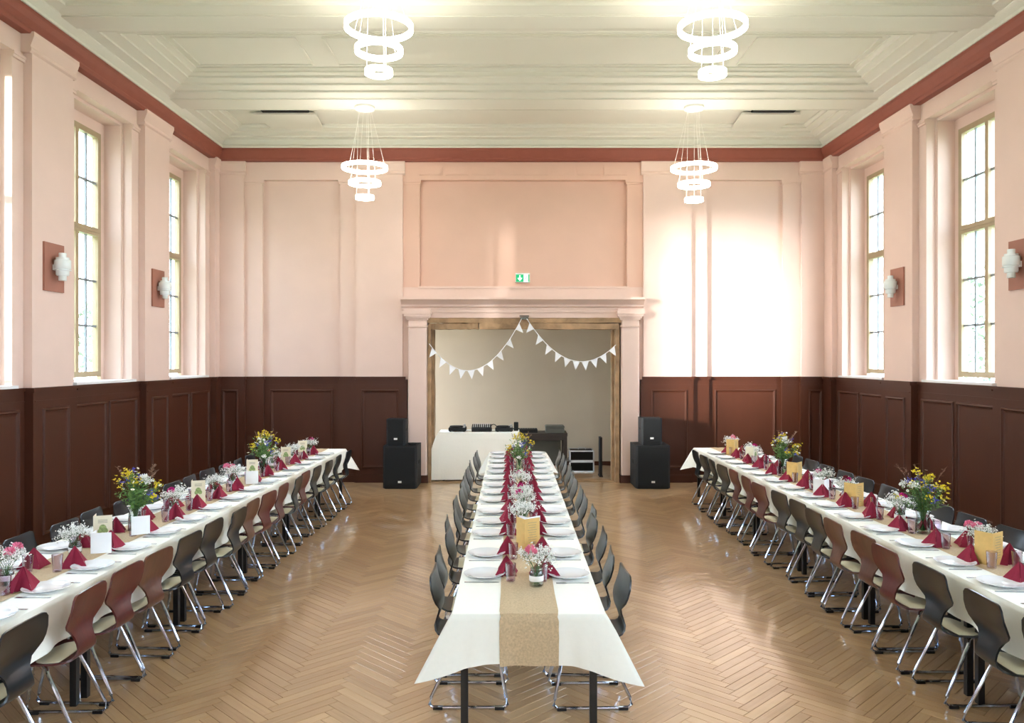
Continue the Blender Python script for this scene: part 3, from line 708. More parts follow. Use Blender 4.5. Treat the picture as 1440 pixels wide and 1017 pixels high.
for i, (y, k) in enumerate(RI):
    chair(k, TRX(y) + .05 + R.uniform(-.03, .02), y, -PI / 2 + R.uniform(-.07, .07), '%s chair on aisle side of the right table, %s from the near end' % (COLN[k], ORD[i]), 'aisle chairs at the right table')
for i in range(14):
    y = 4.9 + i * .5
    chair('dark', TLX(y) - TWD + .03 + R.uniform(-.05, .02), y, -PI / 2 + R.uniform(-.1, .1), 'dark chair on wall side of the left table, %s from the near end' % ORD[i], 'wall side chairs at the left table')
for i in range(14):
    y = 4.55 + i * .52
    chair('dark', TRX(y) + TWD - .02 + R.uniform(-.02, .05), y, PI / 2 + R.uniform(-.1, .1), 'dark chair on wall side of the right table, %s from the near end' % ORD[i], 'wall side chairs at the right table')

# ------------------------------------------------------------------ tables
TH = .74
def make_table(L):
    t = empty('table', (0, 0, 0), cat='table')
    hw = TWD / 2 - .012
    MB().box((-hw, -L / 2 + .004, TH - .035), (hw, L / 2 - .004, TH - .006)).build('tabletop', M['tabletop'], t)
    m = MB(); m.box((-hw + .06, -L / 2 + .06, TH - .09), (-hw + .085, L / 2 - .06, TH - .035)); m.box((hw - .085, -L / 2 + .06, TH - .09), (hw - .06, L / 2 - .06, TH - .035))
    m.box((-hw + .06, -L / 2 + .06, TH - .09), (hw - .06, -L / 2 + .085, TH - .035)); m.box((-hw + .06, L / 2 - .085, TH - .09), (hw - .06, L / 2 - .06, TH - .035)); m.build('apron', M['black_metal'], t)
    for sx in (-1, 1):
        for sy in (-1, 1):
            x, y = sx * (hw - .045), sy * (L / 2 - .06)
            MB().box((x - .0195, y - .0195, 0), (x + .0195, y + .0195, TH - .035)).build('leg', M['black_metal'], t)
    return t
rows = {'centre': (lambda y: XC - TWD / 2 + .0, 4.25, 11.65, 5), 'left': (lambda y: TLX(y) - TWD, 3.46, 12.06, 6), 'right': (lambda y: TRX(y), 3.46, 12.2, 6)}
tproto = {}
for nm, (fx, y0, y1, n) in rows.items():
    L = (y1 - y0) / n
    p = make_table(L)
    for k in range(n):
        yc = y0 + L * (k + .5)
        rz = -math.atan(.011) if nm == 'left' else 0
        place(p, used, (fx(yc) + TWD / 2, yc, 0), rz, 'black legged table under the cloth, %s from the near end of %s row' % (ORD[k], nm), 'tables of the %s row' % nm)

def end_off(x, y, t, a_end, ph=(.7, 2.1, 4.0)):
    dd = TWD / 2 + .004 - abs(x); c = math.exp(-(max(dd, 0) / .10) ** 2); s_ = y + x * 1.7
    fold = .55 * (.018 * math.sin(s_ * 5.2 + ph[0]) + .014 * math.sin(s_ * 11.3 + ph[1]) + .007 * math.sin(s_ * 23 + ph[2]))
    dip = math.exp(-((dd - .085) / .03) ** 2) * -.045
    return .012 * min(1, t * 6) + ((fold + .012) * (1 - c) + dip) * t ** 1.2 + .15 * c * t
def cloth(fx, y0, y1, seed, front_only=False):
    """One cloth over a row of tables: flat top and a hanging skirt with folds and flared corners."""
    r = random.Random(seed); zt = TH; hw = TWD / 2 + .004
    per = []   # (x offset from centre, y, normal, distance to nearest corner)
    ny = int((y1 - y0) / .045); nxx = 44
    def along(p, q, n, nrm):
        for i in range(n):
            t = i / n; x = p[0] + (q[0] - p[0]) * t; y = p[1] + (q[1] - p[1]) * t
            dd = min((Vector((x, y)) - Vector(p)).length, (Vector((x, y)) - Vector(q)).length); per.append((x, y, nrm, dd))
    a, b = y0 - .004, y1 + .004
    # finer spacing near corners via several short stretches
    along((-hw, a), (hw, a), nxx, Vector((0, -1, 0))); along((hw, a), (hw, b), ny, Vector((1, 0, 0))); along((hw, b), (-hw, b), nxx, Vector((0, 1, 0))); along((-hw, b), (-hw, a), ny, Vector((-1, 0, 0)))
    n = len(per); vs = []; K = 9
    ph = [.7, 2.1, 4.0, r.uniform(0, 6.28)]
    for k in range(K + 1):
        t = k / K
        for (x, y, nr, dd) in per:
            c = math.exp(-(dd / .10) ** 2)
            corner = Vector((math.copysign(1, x), math.copysign(.45, y - (a + b) / 2), 0)).normalized()
            dirv = (nr * (1 - c) + corner * c * 1.0)
            s_ = y * 1.0 + x * 1.7
            fold = .018 * math.sin(s_ * 5.2 + ph[0]) + .014 * math.sin(s_ * 11.3 + ph[1]) + .007 * math.sin(s_ * 23 + ph[2])
            if abs(nr.y) > .5: fold *= .55
            fold = (fold + .012) * (1 - c)
            dip = math.exp(-((dd - .085) / .03) ** 2) * -.045
            drop = .262 + .075 * math.exp(-(dd / .075) ** 2) + .012 * math.sin(s_ * 3.1 + ph[3])
            o = (.012 * min(1, t * 6) + (fold + dip) * t ** 1.2 + .20 * c * t)
            if k == 0: o = 0
            z = zt - drop * t if k else zt
            if k == 0: z = zt
            px, py = x + dirv.x * o, y + dirv.y * o
            yc = min(max(py, y0), y1)
            vs.append((fx(yc) + TWD / 2 + px, py, z - (.003 if k else 0)))
    fs = [(k * n + i, k * n + (i + 1) % n, (k + 1) * n + (i + 1) % n, (k + 1) * n + i) for k in range(K) for i in range(n)]
    fs.append(tuple(range(n)))
    return MB().add(vs, fs)
for nm, lab in (('centre', 'cream tablecloth over the centre row of tables, flaring at the near corners'), ('left', 'cream tablecloth over the long row of tables by the left wall'), ('right', 'cream tablecloth over the long row of tables by the right wall')):
    fx, y0, y1, n = rows[nm]
    tag(cloth(fx, y0, y1, hash(nm) % 7 if False else len(nm)).build('tablecloth', M['cloth'], None, smooth=False), lab, 'tablecloth', 'cream tablecloths')
for ob in [o for o in bpy.data.objects if o.name.startswith('tablecloth')]:
    ob.data.polygons.foreach_set('use_smooth', [len(p.vertices) == 4 for p in ob.data.polygons])
# burlap runners
for nm in rows:
    fx, y0, y1, n = rows[nm]; hw = .155; zt = TH + .003
    pts = [(y0, TH - .268), (y0, TH - .22), (y0, TH - .17), (y0, TH - .12), (y0, TH - .07), (y0, TH - .035), (y0, TH - .012), (y0 - .006, zt), (y0 + .05, zt)]
    k = int((y1 - y0) / .3)
    pts += [(y0 + .05 + (y1 - y0 - .1) * i / k, zt) for i in range(1, k + 1)]
    pts += [(y1 + .006, zt), (y1, TH - .012), (y1, TH - .035), (y1, TH - .07), (y1, TH - .12), (y1, TH - .18), (y1, TH - .24)]
    m = MB(); vs = []; rr = random.Random(5)
    NX = 12
    for i, (y, z) in enumerate(pts):
        yy = min(max(y, y0), y1); w0 = rr.uniform(-.004, .004)
        for j in range(NX + 1):
            t = -1 + 2 * j / NX
            hang = 1 if z < TH - .002 else 0; xl = t * (hw + w0)
            dy = 0 if not hang else (end_off(xl, y0 - .004, min(1, (TH - z) / .262), 0) + .009) * (-1 if y < 6 else 1) if y < 6 else end_off(xl, y1 + .004, min(1, (TH - z) / .262), 0) + .009
            vs.append((fx(yy) + TWD / 2 + t * (hw + w0), y + dy, z + (.0015 * math.sin(t * 9 + i) if not hang else 0)))
    fs = [(i * (NX + 1) + j, i * (NX + 1) + j + 1, (i + 1) * (NX + 1) + j + 1, (i + 1) * (NX + 1) + j) for i in range(len(pts) - 1) for j in range(NX)]
    m.add(vs, fs)
    if nm == 'centre':       # frayed threads at the hem
        for q in range(60):
            x = fx(y0) + TWD / 2 + rr.uniform(-hw, hw); l = rr.uniform(.004, .014)
            m.tube([(x, y0 - .034, TH - .26), (x + rr.uniform(-.003, .003), y0 - .035, TH - .262 - l)], .0007, 3)
    tag(m.build('table_runner', M['burlap'], None, smooth=False), 'beige burlap runner down the middle of the %s row of tables' % nm, 'runner', 'burlap runners')

# ------------------------------------------------------------------ place settings
def lathe_obj(name, prof, mt, cat=None, n=28):
    o = MB().lathe(prof, n).build(name, M[mt], None, smooth=True)
    if cat: o['category'] = cat
    return o
plate = lathe_obj('plate', [(0, .004), (.05, .004), (.055, 0), (.07, 0), (.075, .004), (.098, .012), (.128, .020), (.130, .0225), (.128, .024), (.096, .016), (.078, .0075), (.0, .0065)], 'plate', 'plate', 32)
glass = lathe_obj('water_glass', [(0, 0), (.026, 0), (.028, .002), (.033, .105), (.0335, .108), (.0315, .108), (.0265, .008), (0, .007)], 'glass', 'glass', 16)
def cutlery(kind):
    m = MB()
    if kind == 'knife':
        poly = [(-.008, -.105), (.008, -.105), (.0075, -.01), (.006, 0), (.010, .02), (.011, .07), (.006, .10), (-.002, .108), (-.006, .09), (-.006, 0), (-.0075, -.01)]
        m.prism(poly, 'z', .001, .0035)
    else:
        m.prism([(-.008, -.10), (.008, -.10), (.0035, -.02), (.0035, .03), (.0115, .045), (.0115, .062), (-.0115, .062), (-.0115, .045), (-.0035, .03), (-.0035, -.02)], 'z', .001, .0035)
        for k in range(4):
            x = -.0115 + k * .0062; m.box((x, .062, .001), (x + .0035, .098, .0035))
    o = m.build(kind, M['steel']); o['category'] = kind
    return o
knife = cutlery('knife'); fork = cutlery('fork')
def make_napkin(seed):
    r = random.Random(seed); m = MB(); b = .062; h = .105
    # standing folded pyramid: two double flaps that lean on one another, with a split front fold
    A = (0, .008, h); e = .004
    pts = [(-b, -b, 0), (b, -b, 0), (b, b, 0), (-b, b, 0)]
    top = (0, 0, h)
    for i in range(4):
        p, q = Vector(pts[i]), Vector(pts[(i + 1) % 4]); mid = (p + q) / 2 * (.62 if i % 2 == 0 else .9); mid.z = 0
        mh = (Vector(top) + p) / 2; t2 = Vector(top) + (mid * .05)
        # crease in each face
        m.add([p, mid, t2], [(0, 1, 2)]); m.add([mid, q, t2], [(0, 1, 2)])
        m.add([p * .97, mid * 1.25, t2 + Vector((0, 0, -.006))], [(0, 1, 2)]) if i % 2 == 0 else None
    # flap edge turned out
    m.add([Vector((-b, -b, 0)), Vector((-b * .2, -b * 1.25, 0)), Vector((0, -.004, h * .98)), Vector((-b * .3, -b * .55, .02))], [(0, 1, 2), (0, 2, 3)])
    o = m.build('napkin', M['napkin'], fix=True); o['category'] = 'napkin'
    return o
napkin = make_napkin(1)
settings = {'centre': ([4.98, 5.52, 6.15, 6.6, 7.05, 7.6, 8.05, 8.5, 9.0, 9.5, 9.95, 10.45, 10.95, 11.4]), 'left': [4.17 + .51 * k for k in range(15)], 'right': [4.27 + .51 * k for k in range(15)]}
for nm, ys in settings.items():
    fx = rows[nm][0]
    for i, y in enumerate(ys):
        xc = fx(y) + TWD / 2
        for sd in (-1, 1):
            if nm == 'centre': sn = 'left side' if sd < 0 else 'right side'
            elif nm == 'left': sn = 'aisle side' if sd > 0 else 'wall side'
            else: sn = 'aisle side' if sd < 0 else 'wall side'
            where = '%s from the near end, %s of the %s table' % (ORD[i], sn, nm)
            j = lambda a=.012: R.uniform(-a, a)
            px = xc + sd * (.268 + j(.008)); py = y + j()
            place(plate, used, (px, py, TH + .001), R.uniform(0, 6), 'white plate, ' + where, 'plates on the %s table' % nm)
            s2 = sd                                   # diner sits at +sd side: right hand is towards sd * +y ... knife side
            ky = -sd * -1
            rz = PI / 2 if sd > 0 else -PI / 2
            place(knife, used, (xc + sd * .275, py + .150 * (1 if sd > 0 else -1) + j(.006), TH), rz + j(.06), 'steel knife beside the plate ' + where, 'knives on the %s table' % nm)
            place(fork, used, (xc + sd * .275, py - .150 * (1 if sd > 0 else -1) + j(.006), TH), rz + j(.06), 'steel fork beside the plate ' + where, 'forks on the %s table' % nm)
            place(napkin, used, (xc + sd * (.118 + j(.01)), py + j(.03) + .03, TH + .0045), R.uniform(-.5, .5) + (PI if R.random() < .5 else 0), 'burgundy pyramid napkin, ' + where, 'napkins on the %s table' % nm, R.uniform(1.1, 1.28))
            place(glass, used, (xc + sd * (.088 + j(.012)), py - .115 + j(.02), TH + .0045), 0, 'small drinking glass, ' + where, 'glasses on the %s table' % nm)

# ------------------------------------------------------------------ flowers
def petal_ball(r0, seed, n=46):
    r = random.Random(seed); m = MB()
    for k in range(n):
        z = r.uniform(-.2, 1); a = r.uniform(0, 2 * PI); q = math.sqrt(max(0, 1 - z * z)); d = Vector((q * math.cos(a), q * math.sin(a), z))
        u = d.orthogonal().normalized(); u.rotate(Matrix.Rotation(r.uniform(0, 6), 3, d)); v = d.cross(u)
        c = d * r0 * r.uniform(.35, .6); w_ = r0 * .34; l = r0 * r.uniform(.45, .6)
        m.add([c - u * w_ * .3, c + u * w_ * .3, c + d * l + u * w_ + v * w_ * .3, c + d * l * 1.08 + v * w_ * .1, c + d * l - u * w_ + v * w_ * .2], [(0, 1, 2, 3, 4)])
    return m
PET = {k: petal_ball(.026, i + 3).mesh(k + '_bloom', M[k], fix=False) for i, k in enumerate(('magenta', 'pink', 'wine'))}
def daisy_mesh(mt, rad, n=9, cen=None):
    m = MB()
    for k in range(n):
        a = 2 * PI * k / n; c, s_ = math.cos(a), math.sin(a); t = .36 * rad
        m.add([(c * rad * .2, s_ * rad * .2, 0), (c * rad * .7 - s_ * t, s_ * rad * .7 + c * t, .12 * rad), (c * rad, s_ * rad, .2 * rad), (c * rad * .7 + s_ * t, s_ * rad * .7 - c * t, .12 * rad)], [(0, 1, 2, 3)])
    m.lathe([(rad * .26, 0), (rad * .22, rad * .14), (0, rad * .2)], 8, k=1)
    return m.mesh('bloom', [M[mt], M[cen or 'yellow']], fix=False)
def cluster_mesh(mt, rad, seed, n=16):
    r = random.Random(seed); m = MB()
    for k in range(n):
        c = Vector((r.gauss(0, .45), r.gauss(0, .45), r.gauss(0, .7))) * rad
        for q in range(3):
            d = Vector((r.uniform(-1, 1), r.uniform(-1, 1), r.uniform(-.2, 1))) * rad * .36; e = Vector((r.uniform(-1, 1), r.uniform(-1, 1), r.uniform(-.5, .8))) * rad * .34
            m.add([c, c + d, c + d + e, c + e], [(0, 1, 2, 3)])
    return m.mesh(mt + '_bloom', M[mt], fix=False)
BL = {'daisy': daisy_mesh('gyp', .013), 'yellow': cluster_mesh('yellow', .026, 1), 'blue': cluster_mesh('blue', .020, 2), 'umbel': cluster_mesh('gyp', .028, 5, 30)}
JAR = [(0, .0), (.034, .0), (.038, .004), (.038, .070), (.033, .080), (.031, .084), (.033, .096), (.031, .097), (.029, .085), (.035, .070), (.035, .006), (0, .005)]
def make_small(k):
    r = random.Random(40 + k); root = empty('flower_jar', (0, 0, 0), cat='flowers')
    MB().lathe(JAR, 18).build('jar', M['vase'], root, smooth=True)
    MB().lathe([(0, .006), (.0345, .006), (.0345, .055), (0, .056)], 14).build('water', M['water'], root, smooth=True)
    band = MB().lathe([(.0385, .030), (.039, .031), (.039, .058), (.0385, .059)], 18).build('lace_band', M['white'], root, smooth=True)
    st = MB(); gy = MB(); cols = []
    nst = 20
    for i in range(nst):
        a = r.uniform(0, 2 * PI); q = math.sqrt(r.random()); tip = Vector((math.cos(a) * .082 * q, math.sin(a) * .082 * q, .178 + r.uniform(-.02, .03) - .03 * q))
        base = Vector((-math.cos(a) * .012, -math.sin(a) * .012, .01)); mid = (base + tip) / 2 + Vector((0, 0, .02))
        st.tube([base, mid, tip], [.0013, .001, .0008], 4)
        for b in range(8):
            e = tip + Vector((r.gauss(0, .022), r.gauss(0, .022), r.gauss(.004, .016))); st.tube([mid.lerp(tip, .5), e], .0005, 3)
            for c in range(4): gy.octa(e + Vector((r.gauss(0, .008), r.gauss(0, .008), r.gauss(0, .008))), r.uniform(.0030, .0054))
    st.build('stems', M['stem'], root, fix=False)
    o = gy.build('baby_breath', M['gyp'], root, fix=False); o['kind'] = 'stuff'
    cols = {0: ['magenta'], 1: ['pink', 'pink'], 2: [], 3: ['magenta', 'wine']}[k]
    for i, c in enumerate(cols):
        a = r.uniform(0, 6); l = link(c + '_carnation', PET[c], root, (.03 * math.cos(a) + (.015 if i else 0), .03 * math.sin(a) - .02, .185 + .012 * i)); l.scale = (1.15,) * 3
    return root
SM = [make_small(k) for k in range(4)]
SMD = ['magenta carnation', 'pink carnations', 'only white baby\'s breath', 'magenta and wine red carnations']
def make_big(k):
    r = random.Random(90 + k); root = empty('bouquet', (0, 0, 0), cat='flowers')
    V = [(0, 0), (.048, 0), (.052, .004), (.050, .08), (.044, .13), (.052, .165), (.050, .166), (.042, .131), (.047, .08), (.048, .006), (0, .006)]
    MB().lathe(V, 22).build('vase', M['vase'], root, smooth=True)
    MB().lathe([(0, .007), (.0465, .007), (.0465, .08), (.043, .11), (0, .111)], 16).build('water', M['water'], root, smooth=True)
    st = MB(); lf = MB(); tips = []
    for i in range(62):
        a = r.uniform(0, 2 * PI); q = r.random() ** .7; sp = .19
        tip = Vector((math.cos(a) * sp * q, math.sin(a) * sp * q, .40 + r.uniform(-.07, .06) - .15 * q * q)); base = Vector((-math.cos(a) * .018 * q, -math.sin(a) * .018 * q, .02)); neck = Vector((math.cos(a) * .03 * q, math.sin(a) * .03 * q, .165))
        st.tube([base, neck, neck.lerp(tip, .5) + Vector((0, 0, .012)), tip], [.0018, .0017, .0014, .001], 4); tips.append(tip)
        for b in range(10):
            p = neck.lerp(tip, r.uniform(.05, 1)); d = Vector((r.uniform(-1, 1), r.uniform(-1, 1), r.uniform(-.2, 1))).normalized() * r.uniform(.02, .045); u = d.orthogonal().normalized() * r.uniform(.003, .007)
            lf.add([p, p + d * .5 + u, p + d, p + d * .5 - u], [(0, 1, 2, 3)])
    st.build('stems', M['stem'], root, fix=False)
    o = lf.build('foliage', M['leaf'], root, fix=False); o['kind'] = 'stuff'
    spec = [('yellow', 'yellow_flower', 13), ('blue', 'blue_flower', 8), ('daisy', 'daisy', 16), ('umbel', 'white_umbel', 3)]
    i = 0
    for mk, nm, cnt in spec:
        for q in range(cnt):
            t = tips[i % len(tips)]; i += 1
            o = link(nm, BL[mk], root, t + Vector((r.uniform(-.01, .01), r.uniform(-.01, .01), .01))); o.scale = (r.uniform(.8, 1.25),) * 3
            o.rotation_euler = (r.uniform(-.9, .9) - t.y * 3 + .5, t.x * 3 + r.uniform(-.5, .5), r.uniform(0, 6))
    gp = MB()
    for q in range(5):
        a = r.uniform(0, 2 * PI); top = Vector((math.cos(a) * r.uniform(.12, .21), math.sin(a) * .15, r.uniform(.43, .50))); st0 = Vector((0, 0, .17)); pts = [st0.lerp(top, t) + Vector((0, 0, .03 * math.sin(t * PI))) for t in (0, .35, .7, 1)]
        gp.tube(pts, .0009, 3)
        for b in range(26):
            p = pts[2].lerp(pts[3], r.random()); d = Vector((r.gauss(0, .012), r.gauss(0, .012), r.uniform(.004, .018))); u = d.orthogonal().normalized() * .0018; gp.add([p, p + d * .5 + u, p + d, p + d * .5 - u], [(0, 1, 2, 3)])
    gp.build('grass_plumes', M['plume'], root, fix=False)
    return root
BG = [make_big(k) for k in range(3)]
zt = TH + .0045
smalls = [('left', 4.77, 1), ('left', 5.48, 2), ('left', 7.0, 0), ('left', 7.92, 2), ('left', 8.45, 1), ('left', 9.90, 0), ('left', 10.66, 2), ('left', 11.45, 3),
          ('right', 5.51, 1), ('right', 6.62, 0), ('right', 7.66, 3), ('right', 8.24, 0), ('right', 10.5, 0), ('right', 11.7, 1),
          ('centre', 4.76, 1), ('centre', 6.35, 2), ('centre', 6.85, 0), ('centre', 7.35, 3), ('centre', 8.05, 0)]
cnt = {}
for nm, y, k in smalls:
    cnt[nm] = cnt.get(nm, 0) + 1
    dx = {'centre': .055 if y < 5 else R.uniform(-.03, .02)}.get(nm, R.uniform(-.03, .03))
    place(SM[k], used, (rows[nm][0](y) + TWD / 2 + dx, y, zt), R.uniform(0, 6), '%s small jar from the near end of the %s table, %s' % (ORD[cnt[nm] - 1], nm, SMD[k]), 'small flower jars', R.uniform(1.0, 1.12))
bigs = [('left', 6.31, 0, 'near'), ('left', 9.48, 1, 'far'), ('right', 6.2, 2, 'near'), ('right', 9.41, 0, 'far'), ('centre', 9.45, 1, '')]
for nm, y, k, w_ in bigs:
    lab = 'tall meadow bouquet with yellow flowers at the far end of the centre table' if nm == 'centre' else 'large meadow bouquet of yellow, blue and white flowers, %s one of the %s table' % ('nearer' if w_ == 'near' else 'farther', nm)
    place(BG[k], used, (rows[nm][0](y) + TWD / 2, y, zt), R.uniform(0, 6), lab, 'meadow bouquets in glass vases', 1.05 if nm != 'centre' else 1.0)

# ------------------------------------------------------------------ cards
def make_card(W, H, kind):
    """Folded card standing open: two leaves at an angle, seen from its fold."""
    root = empty('menu_card' if kind != 'white' else 'place_card', (0, 0, 0), cat='card')
    mt = {'cream': 'card', 'gold': 'card_gold', 'white': 'card_white'}[kind]
    t = .0012; ang = math.radians(32)
    for sx in (-1, 1):
        m = MB(); c, s_ = math.cos(ang), math.sin(ang)
        ex, ey = sx * W * (c if sx > 0 else c * .45), W * s_ if sx > 0 else W * .85
        m.prism([(0, 0), (ex, ey), (ex - sx * t, ey + t), (-sx * t * .2, t * 1.5)], 'z', 0, H)
        leaf = m.build('leaf', M[mt], root)
        if kind == 'cream' and sx > 0:
            n_ = Vector((ey, -ex, 0)).normalized() * .0008; d = Vector((ex, ey, 0))
            q = MB()
            def dec(u0, u1, z0, z1, k=0):
                a_, b_ = d * u0 + n_, d * u1 + n_
                q.add([(a_.x, a_.y, z0), (b_.x, b_.y, z0), (b_.x, b_.y, z1), (a_.x, a_.y, z1)], [(0, 1, 2, 3)], k)
            for (u, z, r_) in ((.5, .55, .20), (.35, .46, .12), (.64, .47, .13)):
                cx = d * u + n_; dn = d.normalized(); pts = [(cx.x + dn.x * math.cos(a) * r_ * W, cx.y + dn.y * math.cos(a) * r_ * W, H * z + math.sin(a) * r_ * W * 1.2) for a in [2 * PI * k / 14 for k in range(14)]]
                n_ = n_ * 1.3; q.add(pts, [tuple(range(14))], 0)
            for k in range(3): dec(.25, .75, H * (.84 - k * .045), H * (.84 - k * .045) + .003, 1)
            q.build('printed_motif', [M['card_print'], M['ink']], leaf, fix=False)
        if kind == 'gold' and sx > 0:
            n_ = Vector((ey, -ex, 0)).normalized() * .0008; d = Vector((ex, ey, 0)); q = MB()
            for k in range(9):
                z = H * (.85 - k * .08); u0 = .2 + (k % 3) * .04; a_, b_ = d * u0 + n_, d * (1 - u0) + n_
                q.add([(a_.x, a_.y, z), (b_.x, b_.y, z), (b_.x, b_.y, z + .0025), (a_.x, a_.y, z + .0025)], [(0, 1, 2, 3)])
            q.build('printed_lines', M['ink'], leaf, fix=False)
    return root
CD = {k: make_card(*a, k) for k, a in (('cream', (.125, .21)), ('gold', (.135, .215)), ('white', (.13, .14)))}
CDN = {'cream': 'cream folded menu card with green motif', 'gold': 'golden folded menu card', 'white': 'plain white folded card'}
cards = [('left', 5.80, 'cream', 0), ('left', 5.45, 'white', .17), ('left', 6.02, 'white', .17), ('left', 7.48, 'cream', .02), ('left', 9.05, 'cream', .0), ('left', 8.62, 'white', .14), ('left', 10.35, 'cream', 0), ('left', 11.15, 'cream', .0),
         ('right', 5.2, 'gold', 0), ('right', 7.27, 'gold', 0), ('right', 8.76, 'gold', 0), ('right', 8.0, 'white', .0), ('right', 10.35, 'cream', 0), ('right', 11.25, 'gold', 0),
         ('centre', 5.66, 'gold', .06), ('centre', 6.10, 'white', .09)]
cnt = {}
for nm, y, k, dx in cards:
    cnt[nm, k] = cnt.get((nm, k), 0) + 1
    rz = {'left': -.15, 'right': .15, 'centre': 0}[nm] + R.uniform(-.15, .15)
    place(CD[k], used, (rows[nm][0](y) + TWD / 2 + dx - .06, y, zt if abs(dx) < .15 else TH + .026), rz, '%s, %s from the near end of the %s table' % (CDN[k], ORD[cnt[nm, k] - 1], nm), 'cards on the tables')

# ------------------------------------------------------------------ pendants
def pendant(x, y, zc, drop, label, ztop, s=1.0):
    root = empty('pendant_lamp', (x, y, ztop), label=label, cat='lamp', group='ring pendants')
    MB().lathe([(0, 0), (.14 * s, 0), (.145 * s, -.008), (.145 * s, -.03), (.13 * s, -.045), (0, -.047)], 28).build('canopy', M['white'], root, smooth=True)
    wr = MB()
    for i, (rad, dz) in enumerate(((.315, 0), (.215, -.225), (.118, -.435))):
        z = zc - ztop + dz * drop; n = 40; tw, tH = .032, .05
        vs = []; fs = []
        for k in range(n):
            a = 2 * PI * k / n; c, s_ = math.cos(a), math.sin(a)
            for rr, zz in ((rad - tw / 2, -tH / 2), (rad + tw / 2, -tH / 2), (rad + tw / 2, tH / 2), (rad - tw / 2, tH / 2)): vs.append((rr * c, rr * s_, z + zz))
        for k in range(n):
            for q in range(4): fs.append((k * 4 + q, k * 4 + (q + 1) % 4, ((k + 1) % n) * 4 + (q + 1) % 4, ((k + 1) % n) * 4 + q))
        MB().add(vs, fs).build('light_ring', M['ring'], root, smooth=True)
        for k in range(3):
            a = 2 * PI * k / 3 + .5 + i * .4; wr.tube([(math.cos(a) * .09, math.sin(a) * .09, -.04), (math.cos(a) * rad, math.sin(a) * rad, z + tH / 2)], .0022, 4)
    wr.build('suspension_wires', M['wire'], root)
pendant(-2.13, 11.58, 4.885, 1.0, 'three ring pendant lamp hanging near the back wall, far left one', Z_BEAM - .012)
pendant(2.655, 11.58, 4.875, 1.06, 'three ring pendant lamp hanging near the back wall, far right one', Z_BEAM - .012)
pendant(-1.28, 7.7, 5.31, 1.0, 'three ring pendant lamp closer to the viewer, near left one', 5.98)
pendant(1.945, 7.7, 5.31, 1.03, 'three ring pendant lamp closer to the viewer, near right one', 5.98)

# ------------------------------------------------------------------ wall lamps
def sconce(s, X, y, label):
    root = empty('wall_lamp', (s * X, y, 3.09), label=label, cat='lamp', group='stacked cylinder wall lamps')
    MB().box((0, -.185, -.26), (-s * .022, .185, .26)).build('back_plate', M['sconce_plate'], root)
    MB().box((-s * .02, -.04, -.03), (-s * .06, .04, .03)).build('bracket', M['white'], root)
    o = (-s * .108, 0, 0)
    MB().lathe([(0, .157), (.036, .157), (.038, .155), (.038, .112), (.066, .108), (.066, .085), (.080, .082), (.083, .078), (.083, -.010), (.080, -.014), (.068, -.015), (.068, -.024), (.088, -.026), (.088, -.032), (.066, -.034), (.066, -.078), (.060, -.080), (.060, -.088), (.040, -.09), (.040, -.138), (.037, -.142), (0, -.142)], 28, o).build('lamp_shade', M['opal'], root, smooth=True)
sconce(-1, abs(XL), 8.63, 'stacked white wall lamp on terracotta plate, left wall, nearer')
sconce(-1, abs(XL), 11.18, 'stacked white wall lamp on terracotta plate, left wall, farther')
sconce(1, XR, 10.97, 'stacked white wall lamp on terracotta plate, right wall, farther')
sconce(1, XR, 8.32, 'stacked white wall lamp on terracotta plate, right wall, nearer')

# ------------------------------------------------------------------ exit sign, bracket and bunting
ex = empty('exit_sign', (.195, YB + .13, 3.49), label='green emergency exit sign with arrow above the opening', cat='sign')
MB().box((-.125, -.07, -.075), (.125, 0, .085)).build('sign_box', M['white'], ex)
MB().box((-.115, -.074, -.065), (.02, -.068, .06)).build('green_field', M['exit_green'], ex)
m = MB(); m.box((-.058, -.079, -.01), (-.038, -.073, .045)); m.prism([(-.09, .0), (-.048, -.05), (-.006, 0)], 'y', -.079, -.073); m.build('arrow', M['exit_white'], ex)
MB().box((.02, -.074, -.065), (.095, -.068, .06)).build('door_field', M['exit_white'], ex)
MB().box((.095, -.074, -.065), (.115, -.068, .06)).build('green_edge', M['exit_green'], ex)
m = MB(); m.lathe([(0, -.008), (.008, -.004), (.008, .004), (0, .008)], 8, (.058, -.076, .038)); m.prism([(.045, -.005), (.066, .028), (.072, .022), (.06, -.012)], 'y', -.080, -.073)
m.obox((.066, -.077, .022), (.082, -.077, .0), (0, 1, 0), .005, .007); m.obox((.055, -.077, .022), (.040, -.077, .012), (0, 1, 0), .005, .007); m.obox((.058, -.077, -.008), (.078, -.077, -.04), (0, 1, 0), .005, .008); m.obox((.052, -.077, -.006), (.038, -.077, -.045), (0, 1, 0), .005, .008)
m.build('running_figure', M['exit_green'], ex)

rb = empty('ceiling_sensor', (.22, YB - .1, 2.80), label='small dark bracket on the beam above the opening', cat='fixture')
MB().box((-.08, -.05, .02), (.08, 0, .035)).build('bracket_plate', M['black_metal'], rb); MB().box((-.07, -.06, -.03), (.07, 0, .01)).build('sensor_body', M['case_grey'], rb)

